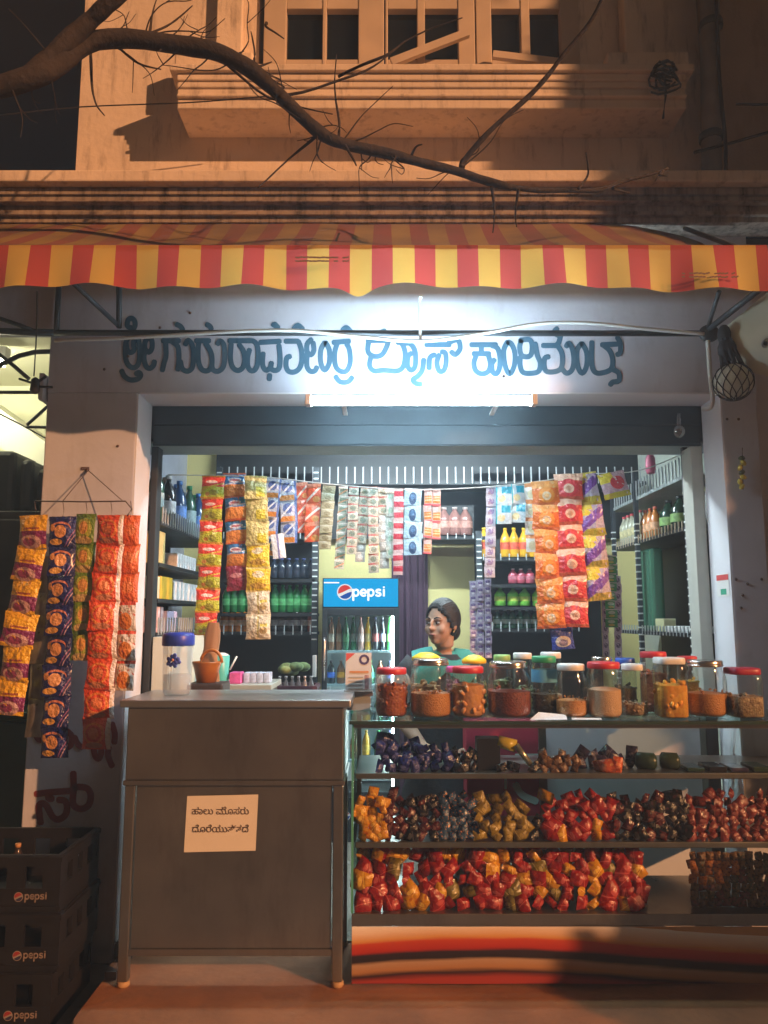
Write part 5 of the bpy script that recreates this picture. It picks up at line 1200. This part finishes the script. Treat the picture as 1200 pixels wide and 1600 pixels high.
GL = {'p':[[(0,-.42),(0,.6)],[(0,.3),(.06,.5),(.25,.6),(.44,.5),(.5,.3),(.44,.1),(.25,0),(.06,.1),(0,.3)]],
      'e':[[(.04,.3),(.5,.3),(.44,.5),(.25,.6),(.06,.5),(0,.3),(.06,.1),(.25,0),(.45,.06)]],
      's':[[(.44,.54),(.25,.6),(.05,.5),(.12,.34),(.38,.26),(.45,.10),(.25,0),(.02,.06)]], 'i':[[(.05,0),(.05,.6)],[(.05,.80),(.05,.84)]]}
def word(txt, x, z, s, Y, m, parent, wd=.15, slant=0):
    for ch in txt:
        mb = MB()
        for k, stp in enumerate(GL[ch]): mb.ribbon(stp, wd, (lambda xx, kk: lambda p: Vector((xx+p.x*s, Y-.0004*kk, z+(p.y+slant*0)*s)))(x, k), True, .8)
        part('lettering', mb, m, parent); x += s*(.72 if ch != 'i' else .3)
lc = at(539,925,FY-.006); roundel(lc.x, lc.z, .052, FY-.006, hd, glow=1.0)
w0 = at(552,931,FY-.006); word('pepsi', w0.x, w0.z, .068, FY-.006, emis('letter_white',(.95,.97,1),1.3), hd, .19)
part('header_stripe', MB().box((FX0+.01,FY-.006,FZ-.035),(FX0+.11,FY-.0045,FZ-.027)), emis('letter_white',(0,0,0),1), hd)
df = MB(); dz0, dz1 = zb-.004, zg1+.03; dy0, dy1 = FY-.002, FY+.0195
for a_, b_ in (((FX0+.002,dy0,dz0),(FX0+.036,dy1,dz1)),((FX1-.036,dy0,dz0),(FX1-.002,dy1,dz1)),((FX0+.0361,dy0,dz1-.045),(FX1-.0361,dy1,dz1)),((FX0+.0361,dy0,dz0),(FX1-.0361,dy1,dz0+.03))): df.box(a_, b_)
dr = part('door', df, FBK, FRG, bevel=.004)
part('pane', MB().box((FX0+.0362,FY+.006,dz0+.031),(FX1-.0362,FY+.010,dz1-.046)), glass('fridge_pane',(.93,.98,.97),.8,.03,.02), dr)
part('handle', MB().tube([(FX0+.018,FY-.02,1.0),(FX0+.018,FY-.03,1.02),(FX0+.018,FY-.03,1.25),(FX0+.018,FY-.02,1.27)], .008, 8), STEEL, dr)
part('light_strip', MB().box((FX1-.05,FY+.035,zb+.05),(FX1-.0365,FY+.06,zg1-.02)), emis('fridge_led',(.85,1,1),60), FRG)
lw = at(541,1276,FY); roundel(lw.x, lw.z, .026, FY+.0185, FRG)
fsh = [at(560,1016,FY+.1).z, at(560,1068,FY+.1).z, at(560,1125,FY+.1).z, at(560,1185,FY+.1).z, zb+.01]
for z in fsh[:4]: part('wire_shelf', MB().box((FX0+.031,FY+.04,z-.014),(FX1-.0365,FY+.44,z)), mat('pale_blue_shelf',(.50,.66,.74),.4), FRG)
cols = [((.25,.10,.05),(.4,.3,.25)),((.32,.12,.06),(.5,.3,.25)),((.02,.14,.06),(.05,.3,.1)),((.02,.12,.05),(.05,.3,.1)),((.45,.25,.22),(.6,.3,.3)),((.75,.42,.05),(.7,.4,.1)),((.02,.02,.03),(.1,.1,.2)),((.015,.02,.03),(.2,.2,.25)),((.05,.40,.08),(.1,.5,.1))]
cn_ = ['brown','reddish brown','dark green','deep green','pink labelled','amber','black','blue black','bright green']
def frow(z, h, order, tagline, rr=.021, lab=None):
    x0, x1 = FX0+.055, FX1-.06
    for i, k in enumerate(order):
        c, cap = cols[k]; x = x0+(x1-x0)*i/(len(order)-1)
        pr_ = bottle('cold_bottle', f'{cn_[k]} bottle {tagline}', h, rr, c, cap, lab[i] if lab else None)
        pr_.location = (x, FY+.10+.01*(i%2), z); pr_['group'] = 'bottles in the fridge'
frow(fsh[0], hpx(560,962,1014,FY+.1), [0,1,2,3,4,5,6,7,8], 'on the top shelf of the fridge', .0215, [(.5,.4,.35),(.5,.3,.2),(.1,.3,.15),(.35,.4,.35),(.7,.5,.5),(.8,.6,.3),(.4,.1,.1),(.3,.35,.5),(.3,.6,.2)])
frow(fsh[1], hpx(560,1030,1066,FY+.1), [7,1,8,4,3,0,6], 'on the second shelf of the fridge', .027, [(.05,.15,.6),(.8,.35,.05),(.05,.4,.1),(.6,.2,.2),(.05,.35,.25),(.5,.3,.2),(.1,.1,.4)])
frow(fsh[2], hpx(560,1085,1123,FY+.1), [8,6,2,5,3,7], 'on the third shelf of the fridge', .027, [(.1,.45,.2),(.2,.2,.25),(.05,.3,.2),(.7,.4,.1),(.1,.35,.2),(.1,.2,.5)])
frow(fsh[3], hpx(560,1140,1184,FY+.1), [5,8,1,5,2,6], 'on the fourth shelf of the fridge', .027, [(.8,.3,.05),(.1,.4,.2),(.6,.2,.1),(.8,.5,.1),(.1,.3,.2),(.2,.2,.5)])
solo('switch_board', MB().box((at(488,1040,5.0).x,5.0,at(488,1058,5.0).z),(at(494,1040,5.0).x,5.03,at(494,1024,5.0).z)), WHITEP, 'narrow white switch strip on the rack beside the fridge', 'switch', bevel=.003)

# ------------------------------------------------------------------ things behind the steel counter
TX0, TX1, TY = at(318,1070,4.15).x, at(424,1070,4.15).x, 4.15
tz = at(370,1070,TY).z
SM = thing('side_table', 'small grey topped table behind the steel counter', 'table', ((TX0+TX1)/2,TY+.2,0))
part('top', MB().box((TX0,TY,tz-.03),(TX1,TY+.4,tz)), mat('grey_laminate',(.36,.40,.36),.4,var=.1), SM, bevel=.004)
part('apron', MB().box((TX0+.02,TY+.02,tz-.14),(TX1-.02,TY+.38,tz-.031)), mat('dark_apron',(.06,.06,.055),.6), SM)
for x in (TX0+.021,TX1-.061):
    for y in (TY+.021,TY+.339): part('leg', MB().box((x,y,0),(x+.04,y+.04,tz-.141)), IRON, SM)
mc = Vector((at(344,1062,TY+.08).x, TY+.08, tz)); mh = hpx(344,1017,1064,TY+.08)
MG = thing('mug', 'turquoise plastic mug heaped with white cream on the side table', 'mug', mc)
part('cup', MB().lathe([(.040,0),(.044,.01),(.048,mh*.93),(.046,mh*.94),(.042,mh*.9)], mc, 20), mat('turquoise_plastic',(.10,.50,.44),.35,var=.04), MG)
part('froth', MB().lathe([(.045,mh*.90),(.040,mh*.97),(.02,mh*1.02),(.003,mh*1.03)], mc, 16), WHITEP, MG)
part('stick', MB().tube([mc+Vector((.05,0,mh*.45)), mc+Vector((.085,.01,mh*.9))], .005, 6), WHITEP, MG)
solo('carton', MB().box((mc.x+.055,TY+.05,tz+.0005),(mc.x+.115,TY+.15,tz+.06)), mat('magenta_carton',(.62,.10,.32),.5,var=.25,vs=25), 'magenta carton on the side table beside the mug', 'box', bevel=.003)
for k in range(4): solo('carton', MB().box((mc.x+.122+k*.036,TY+.10,tz+.0005),(mc.x+.155+k*.036,TY+.20,tz+.055)), mat('bluewhite_carton',(.45,.52,.66),.5,var=.5,vs=30), f'small blue and white carton on the side table, {ORD[k]} from the left', 'box', 'blue white cartons on the side table', bevel=.002)
br = MB(); c0 = at(322,1062,3.75)
def bagf(u, v):
    a_ = u*2*math.pi; r_ = .055*(1-.55*v)+.012*noise.noise((math.cos(a_)*2,math.sin(a_)*2,v*3)); return (c0.x+math.cos(a_)*r_*1.0+.02*v, 3.78+math.sin(a_)*r_*.6, c0.z-.06+.33*v)
solo('paper_pouch', MB().grid(bagf, 20, 8), mat('brown_pouch',(.32,.16,.07),.6,var=.2,vs=14), 'brown paper pouch standing behind the blue lidded jar', 'pouch')
ob = MB(); c1 = at(322,1036,3.70); ob.lathe([(.045,-.09),(.062,-.02),(.070,.0),(.072,.006),(.062,.004),(.055,-.02)], (c1.x,3.72,c1.z), 20)
ob.tube([(c1.x+.05*math.cos(t)+.02, 3.72, c1.z+.06*math.sin(t)) for t in [k*math.pi/10 for k in range(11)]], .008, 6)
solo('orange_basket', ob, mat('orange_plastic',(.42,.14,.015),.4,var=.3), 'small orange plastic basket with handle behind the jar', 'basket')
st_ = MB().box((c1.x-.08,3.66,0),(c1.x+.09,3.84,c1.z-.092)); solo('stool', st_, mat('dark_brown_stool',(.05,.035,.03),.6,var=.2), 'dark brown stand under the orange basket', 'stand', bevel=.01)
KX0, KX1 = at(426,1070,4.7).x, at(494,1070,4.7).x; kz = at(460,1080,4.7).z
def crate(root, x0, x1, y0, y1, z0, z1, m, slots=3):
    """open plastic crate: base, four slotted sides"""
    w = .018
    part('base', MB().box((x0,y0,z0),(x1,y1,z0+.012)), m, root)
    for yy in (y0, y1-w):
        s_ = MB(); n_ = slots; bw = (x1-x0)/(n_*2+1)
        s_.box((x0,yy,z0+.0125),(x1,yy+w,z0+(z1-z0)*.42)); s_.box((x0,yy,z1-(z1-z0)*.20),(x1,yy+w,z1))
        for k in range(n_+1): s_.box((x0+bw*2*k,yy+.001,z0+(z1-z0)*.42),(x0+bw*(2*k+1),yy+w-.001,z1-(z1-z0)*.20))
        part('end_wall', s_, m, root)
    for xx in (x0, x1-w):
        s_ = MB(); s_.box((xx,y0+w+.0005,z0+.0125),(xx+w,y1-w-.0005,z0+(z1-z0)*.45)); s_.box((xx,y0+w+.0005,z1-(z1-z0)*.22),(xx+w,y1-w-.0005,z1))
        L_ = y1-y0-2*w
        for k in range(4): s_.box((xx+.001,y0+w+.001+L_*k/3.6,z0+(z1-z0)*.45),(xx+w-.001,y0+w+L_*k/3.6+.05,z1-(z1-z0)*.22))
        part('side_wall', s_, m, root)
    rm = MB(); rm.box((x0-.006,y0-.006,z1-.022),(x1+.006,y0-.0005,z1-.004)); rm.box((x0-.006,y0-.006,z0+.01),(x1+.006,y0-.0005,z0+.024)); rm.box((x1+.0005,y0,z1-.022),(x1+.006,y1,z1-.004))
    part('rim', rm, m, root)
CRT = thing('bottle_crate', 'maroon bottle crate with grey bottles behind the steel counter', 'crate', ((KX0+KX1)/2,4.7,kz-.12))
crate(CRT, KX0, KX1, 4.7, 4.95, kz-.10, kz+.03, mat('maroon_plastic',(.10,.03,.045),.5,var=.15))
solo('stand', MB().box((KX0-.01,4.69,0),(KX1+.01,4.97,kz-.1005)), BLACK, 'black stand carrying the maroon bottle crate', 'stand')
for i in range(6):
    pr_ = bottle('cold_bottle',f'grey capped bottle standing in the maroon crate, {ORD[i]} from the left',.17,.022,(.16,.13,.13),(.45,.42,.42),(.2,.05,.08)); pr_.location = (KX0+.035+i*(KX1-KX0-.07)/5, 4.75, kz-.085); pr_['group'] = 'bottles in the maroon crate'
vg = MB()
for k in range(7): vg.ell((at(462,1035,4.8).x+random.uniform(-.08,.10),4.86+random.uniform(-.02,.03),kz+.10+random.uniform(0,.04)),(.05,.04,.03),None,10,6)
solo('leafy_bundle', vg, mat('green_veg',(.16,.22,.08),.7,var=.5,vs=30), 'bundle of green leaves lying on the maroon crate', 'vegetables')

# ------------------------------------------------------------------ stacked drink crates on the street
CP = mat('crate_plastic',(.008,.0065,.008),.55,var=.25,vs=9)
LG = mat('faded_white_print',(.26,.20,.17),.6,var=.3,vs=60)
for i in range(3):
    z0 = -.08+.001+i*.2025; dx = (-.012,0.008,0)[i]
    C_r = thing('drink_crate', ['bottom black drink crate of the stack, standing on the street','middle black drink crate of the stack','topmost black drink crate of the stack, open above'][i], 'crate', (-1.41+dx,3.2,z0), 'stacked drink crates')
    crate(C_r, -1.66+dx, -1.195+dx, 3.0, 3.39, z0, z0+.2, CP)
    zz = z0+.055; roundel(-1.345+dx, zz, .017, 2.9988, C_r, red=(.30,.04,.04), blue=(.03,.03,.08), white=(.30,.24,.21)); word('pepsi', -1.320+dx, zz-.007, .026, 2.9985, LG, C_r, .18)
SB = bottle('empty_bottle','empty',.18,.03,(.05,.03,.02),(.5,.25,.1))
for k,(x,y) in enumerate(((-1.56,3.10),(-1.42,3.10),(-1.30,3.10))): copy_tree(SB, None, Vector((x,y,-.066)), f'dark bottle with orange cap inside the bottom crate, {ORD[k]} from the left', 'bottles in the bottom crate')
for k,(x,y) in enumerate(((-1.58,3.22),(-1.44,3.18))): copy_tree(SB, None, Vector((x,y,-.066+.405)), f'dark bottle with orange cap inside the topmost crate, {ORD[k]} from the left', 'bottles in the top crate')
for ch in list(SB.children): bpy.data.objects.remove(ch)
bpy.data.objects.remove(SB)
solo('wood_wedge', MB().box((-1.09,3.22,.001),(-1.045,3.42,.03)), mat('grey_wood',(.14,.11,.10),.8,var=.3), 'short grey timber lying beside the counter leg', 'timber')

# ------------------------------------------------------------------ hanging gourd, lemons, tarpaulin, stickers
gc_ = at(1146,597,3.30)
GO = thing('hanging_gourd', 'pale round gourd in a black net hanging at the right corner', 'gourd', gc_)
gr_ = .083
part('gourd', MB().ell(gc_, (gr_,gr_,gr_*.97), None, 24, 16), mat('ash_gourd',(.58,.62,.54),.5,var=.12,vs=12), GO)
nt_ = MB()
for k in range(12):
    for sg in (1,-1):
        pts = []
        for t in range(13):
            la = -1.45+t/12*2.75; lo = k/12*6.283+sg*t/12*1.5; pts.append(gc_+Vector((math.cos(la)*math.cos(lo),math.cos(la)*math.sin(lo),math.sin(la)*.97))*(gr_+.003))
        nt_.tube(pts, .0022, 4)
tp = at(1130,516,3.32)
for k in range(10):
    a_ = k/10*6.283; nt_.tube([gc_+Vector((math.cos(a_)*.045,math.sin(a_)*.045,gr_*.86)), gc_.lerp(tp,.6)+Vector((math.cos(a_)*.03,math.sin(a_)*.03,.01)), tp+Vector((math.cos(a_)*.012,math.sin(a_)*.012,0))], .006, 5)
nt_.ell(gc_.lerp(tp,.62), (.042,.036,.055), None, 10, 7); nt_.ell(gc_.lerp(tp,.9), (.03,.03,.05), None, 10, 7)
part('net', nt_, mat('black_net',(.02,.022,.028),.7,var=.1), GO)
lm0 = at(1160,705,YW-.02)
LE = thing('lemon_garland', 'string of small yellow lemons and chillies on the right pillar', 'garland', lm0)
yl = MB(); gn = MB()
for k in range(7):
    c = at(1159+3*math.sin(k*2.1), 716+k*7.4, YW-.022); (yl if k in (1,2,4,5,6) else gn).ell(c, (.016,.012,.011), Matrix.Rotation(k*.9,3,'Y'), 9, 6)
part('lemon', yl, mat('lemon_yellow',(.62,.50,.08),.5,var=.25,vs=40), LE, kind='stuff'); part('chilli', gn, mat('chilli_dark',(.04,.06,.02),.5), LE, kind='stuff')
part('thread', MB().tube([at(1160,700,YW-.004), at(1160,712,YW-.02), at(1161,765,YW-.022)], .002, 5), BLACKP, LE)
def tarp(u, v):
    tl, tr, bl, b2 = at(1132,512,3.36), at(1330,350,3.0), at(1152,576,3.33), at(1330,580,2.98)
    p = tl.lerp(tr,u).lerp(bl.lerp(b2,u), v); p.y -= .10*math.sin(math.pi*v)*(.4+.6*u); p.z -= .04*math.sin(math.pi*u)*v; return p
TP = thing('tarpaulin', 'cream plastic sheet with a metal eyelet hanging under the awning end', 'tarpaulin', at(1180,570,3.2))
part('sheet', MB().grid(tarp, 14, 10), mat('cream_sheet',(.52,.50,.38),.45,var=.10,vs=4), TP)
pe = Vector(tarp(.24,.62)); ey = MB().tube([pe+Vector((math.cos(k/14*6.283)*.016, -.012-.01*math.sin(k/14*6.283), math.sin(k/14*6.283)*.014)) for k in range(15)], .0045, 6)
part('eyelet', ey, STEEL, TP); part('eyelet_hole', MB().ell(pe+Vector((0,-.008,0)),(.012,.004,.011),None,10,5), BLACKP, TP)
sa, sb_ = at(1112,932,3.66), at(1138,897,3.66)
SK = thing('door_sticker', 'small red white and green sticker on the right reveal', 'sticker', (XR0-.006,3.66,sa.z))
zz0 = at(1125,932,3.65).z; zz1 = at(1125,897,3.65).z
part('paper', MB().box((XR0-.0065,3.57,zz0),(XR0-.0045,3.70,zz1)), WHITEP, SK)
part('red_band', MB().box((XR0-.0072,3.572,zz1-.03),(XR0-.0066,3.698,zz1-.004)), mat('sticker_red',(.65,.08,.08),.5), SK)
part('green_patch', MB().box((XR0-.0072,3.60,zz0+.008),(XR0-.0066,3.66,zz0+.035)), mat('sticker_green',(.05,.35,.22),.5), SK)

# ------------------------------------------------------------------ the seller
HY = 3.98; hc = at(690,972,HY)
PE = thing('person', 'seller in black top with turquoise scarf looking to the side behind the jars', 'person', (hc.x,HY,0))
yaw = R(-38); HM = Matrix.Rotation(yaw,3,'Z')
def hp(x,y,z): return hc + HM @ Vector((x,y,z))
bd = MB()
bd.ell(hp(0,.012,.012), (.072,.090,.100), HM, 20, 14)            # skull
bd.ell(hp(0,-.030,-.045), (.056,.058,.066), HM, 18, 12)          # face and jaw
bd.ell(hp(0,-.058,-.090), (.026,.024,.022), HM, 12, 8)           # chin
for s_ in (-1,1):
    bd.ell(hp(s_*.036,-.060,-.035), (.024,.022,.026), HM, 12, 8); bd.ell(hp(s_*.072,.012,-.018), (.009,.018,.028), HM, 10, 8)
    bd.ell(hp(s_*.028,-.074,.014), (.024,.012,.008), HM, 10, 6)
bd.tube([hp(0,-.082,.012), hp(0,-.096,-.012), hp(0,-.108,-.030), hp(0,-.094,-.038)], [.008,.009,.0115,.008], 10)
for s_ in (-1,1): bd.ell(hp(s_*.010,-.090,-.034), (.007,.010,.007), HM, 8, 6)
bd.ell(hp(0,-.084,-.060), (.022,.011,.007), HM, 10, 6); bd.ell(hp(0,-.082,-.070), (.020,.011,.007), HM, 10, 6)
nb_ = Vector((hc.x+.012, HY+.03, hc.z-.150))
def cap(pts, rr, seg=14): bd.tube(pts, rr, seg)
cap([hp(0,.02,-.05), hp(0,.02,-.12), nb_, nb_+Vector((0,.01,-.05))], [.052,.050,.056,.07])
sh_z = nb_.z-.04
bd.ell((nb_.x,nb_.y+.01,sh_z-.03), (.165,.075,.05), None, 18, 10)
for r_, z in (((.15,.095,.13),-.14),((.135,.095,.15),-.28),((.13,.09,.13),-.42),((.155,.11,.14),-.55)): bd.ell((nb_.x,nb_.y+.01,sh_z+z), r_, None, 18, 12)
for s_ in (-1,1):
    sx = nb_.x+s_*.165; el = Vector((nb_.x+s_*.215,nb_.y-.01,sh_z-.30)); wr = Vector((nb_.x+s_*.12,nb_.y-.20,sh_z-.40))
    cap([(sx,nb_.y+.01,sh_z-.04),(sx+s_*.025,nb_.y+.005,sh_z-.16),el], [.052,.046,.038]); bd.ell((sx,nb_.y+.01,sh_z-.045),(.055,.055,.055),None,12,8)
    cap([el, el.lerp(wr,.5), wr], [.039,.035,.025]); bd.ell(el,(.039,.039,.039),None,10,8)
    pm = wr+Vector((-s_*.02,-.045,-.005)); bd.ell(pm,(.036,.045,.016),None,12,8); bd.tube([wr,pm],[.025,.026],10)
    for k in range(4):
        b0 = pm+Vector((s_*(.026-.017*k),-.036,0)); L_ = (.050,.062,.066,.056)[k]; bd.tube([b0, b0+Vector((0,-L_*.55,-.004)), b0+Vector((-s_*.003,-L_,-.022))], [.0095,.009,.0075], 8)
    b0 = pm+Vector((-s_*.030,-.005,0)); bd.tube([b0, b0+Vector((-s_*.022,-.025,-.004)), b0+Vector((-s_*.026,-.050,-.014))], [.011,.010,.008], 8)
    hx = nb_.x+s_*.085
    cap([(hx,nb_.y+.01,sh_z-.55),(hx+s_*.005,nb_.y,sh_z-.80),(hx,nb_.y+.01,.42)], [.092,.078,.056]); cap([(hx,nb_.y+.01,.42),(hx,nb_.y+.02,.25),(hx,nb_.y+.03,.06)], [.055,.050,.034])
    cap([(hx,nb_.y+.045,.04),(hx,nb_.y-.02,.035),(hx+s_*.01,nb_.y-.13,.022)], [.034,.034,.020])
SKIN = mat('skin',(.40,.255,.18),.8,spec=.15,var=.10,vs=14,sss=.08)
bo = part('body', bd, SKIN, PE)
rm_ = bo.modifiers.new('remesh','REMESH'); rm_.mode = 'VOXEL'; rm_.voxel_size = .0055; rm_.use_smooth_shade = True
sm_ = bo.modifiers.new('smooth','SMOOTH'); sm_.factor = .5; sm_.iterations = 3
# hair: a shell drawn back from the forehead with a low knot
ha = MB(); sv, su = 22, 30; idx = {}
tmp = MB().ell((0,0,0),(1,1,1),None,su,sv)
HAIR = mat('black_hair',(.010,.009,.009),.55,var=.25,vs=70,bump=.4,bs=160)
keep = []
for f in tmp.f:
    c = sum((tmp.v[i] for i in f), Vector())/len(f)
    p = Vector((c.x*.079, c.y*.098+.018, c.z*.104+.016))
    line = -.064 + max(0,(.062-p.z))*.60
    if p.y > line and p.z > -.108: keep.append(f)
remap = {}
for f in keep:
    q = []
    for i in f:
        if i not in remap:
            c = tmp.v[i]; p = Vector((c.x*.079, c.y*.098+.018, c.z*.104+.016)); p *= 1+.012*noise.noise(p*40)
            remap[i] = len(ha.v); ha.v.append(hp(*p))
        q.append(remap[i])
    ha.face(q, True)
ha.ell(hp(0,.085,-.045), (.050,.036,.050), HM, 14, 10)
for k in range(150):
    th = random.uniform(-1.9,1.9); jt = random.uniform(-.1,.1); pts = []
    for t in range(9):
        la = .28+t/8*1.9; e = Vector((math.sin(th)*math.sin(la)*.0805, -math.cos(la)*.0995+.018, math.cos(th)*math.sin(la)*.1055+.016))
        line = -.066 + max(0,(.062-e.z))*.60
        if e.y > line and e.z > -.10: pts.append(hp(*(e*(1.0+.012*noise.noise((k,t*.4,0))))))
    if len(pts) > 2: ha.tube(pts, [.0012]+[.0022]*(len(pts)-2)+[.001], 4)
ho = part('hair', ha, HAIR, PE); so = ho.modifiers.new('solid','SOLIDIFY'); so.thickness = .008; so.offset = .2
for s_ in (-1,1):
    e = part('eye', MB().ell(hp(s_*.029,-.077,-.004), (.0135,.008,.0075), HM, 12, 8), mat('eye_white',(.34,.31,.28),.5,var=0), PE)
    part('iris', MB().ell(hp(s_*.029-.003,-.0835,-.004), (.0062,.003,.0065), HM, 10, 6), mat('dark_iris',(.012,.008,.006),.5,var=0), e)
    part('eyebrow', MB().tube([hp(s_*.013,-.086,.018), hp(s_*.028,-.085,.024), hp(s_*.046,-.072,.019)], [.003,.004,.002], 6), HAIR, PE)
    part('eyelid', MB().tube([hp(s_*.015,-.082,.002), hp(s_*.029,-.086,.0055), hp(s_*.043,-.076,.002)], .0025, 6), mat('eyelid_dark',(.10,.05,.035),.5,var=0), PE)
part('lips', MB().tube([hp(-.020,-.088,-.063), hp(-.007,-.0945,-.0615), hp(.007,-.0945,-.0615), hp(.020,-.088,-.063)], [.003,.006,.006,.003], 8), mat('lips',(.27,.10,.075),.45,var=0), PE)
ps = hp(.074,.0,-.048); part('earring', MB().ell(ps,(.004,.004,.006),None,8,6), mat('gold',(.7,.45,.12),.25,1,var=0), PE)
TOP = mat('black_cotton',(.02,.024,.028),.85,var=.2,vs=20,bump=.3)
tp_ = MB(); c = nb_+Vector((0,.01,0))
def loft(mb, rings, seg=28):
    n = len(mb.v)
    for cx, cy, cz, rx, ry in rings:
        for k in range(seg):
            a = 2*math.pi*k/seg; w = 1+.02*noise.noise((math.cos(a)*3,math.sin(a)*3,cz*9)); mb.v.append(Vector((cx+rx*w*math.cos(a)*(1 if True else 0), cy+ry*w*math.sin(a), cz)))
    for i in range(len(rings)-1):
        for k in range(seg): mb.face([n+i*seg+k, n+i*seg+(k+1)%seg, n+(i+1)*seg+(k+1)%seg, n+(i+1)*seg+k], True)
loft(tp_, [(c.x,c.y,.30,.24,.18),(c.x,c.y,.55,.215,.165),(c.x,c.y,sh_z-.55,.175,.13),(c.x,c.y,sh_z-.40,.150,.112),(c.x,c.y,sh_z-.25,.158,.116),(c.x,c.y,sh_z-.12,.176,.112),(c.x,c.y,sh_z-.04,.172,.092),(c.x,c.y,sh_z+.005,.13,.075),(c.x,c.y,sh_z+.028,.085,.068)])
part('top', tp_, TOP, PE)
for s_ in (-1,1):
    sl = MB(); sx = nb_.x+s_*.165; sl.tube([(sx-s_*.03,nb_.y+.01,sh_z-.02),(sx+s_*.005,nb_.y+.008,sh_z-.06),(sx+s_*.026,nb_.y+.005,sh_z-.16),(sx+s_*.034,nb_.y,sh_z-.22)], [.070,.074,.064,.056], 16); part('sleeve', sl, TOP, PE)
def scarf(u, v):
    t = (u-.5)*2; x = nb_.x+t*.165; d = abs(t)
    z = sh_z+.066-.030*d**1.3-.02*v + (.008*math.sin(v*9+u*7))
    yy = nb_.y+.01-.095*(v-.35)*1.7
    drop = max(0, v-.45)*(.34-.15*(1-d)); front = nb_.y-.112+.02*d
    if v > .45: yy = max(nb_.y+.01-.095*(.1)*1.7-(v-.45)*.30, front)
    return (x*1 + (.03*t*max(0,v-.5)*-1), yy+.006*math.sin(u*15), z-drop-(.02 if d<.35 and v<.5 else 0))
part('scarf', MB().grid(scarf, 40, 18), mat('turquoise_scarf',(.035,.24,.205),.85,var=.15,vs=10), PE)

# ------------------------------------------------------------------ haze volume added for lens bloom and lifted shadows
HZ = solo('haze', MB().box((-9,-12,-1.4),(9,7,8.4)), None, None, None, kind='stuff')
m = bpy.data.materials.new('bloom_haze'); m.use_nodes = True; nn = m.node_tree.nodes; nn.clear()
ou = nn.new('ShaderNodeOutputMaterial'); pv = nn.new('ShaderNodeVolumePrincipled')
pv.inputs['Color'].default_value = (.70,.85,1.0,1); pv.inputs['Density'].default_value = .0165; pv.inputs['Anisotropy'].default_value = .3
m.node_tree.links.new(pv.outputs[0], ou.inputs['Volume']); HZ.data.materials.append(m)
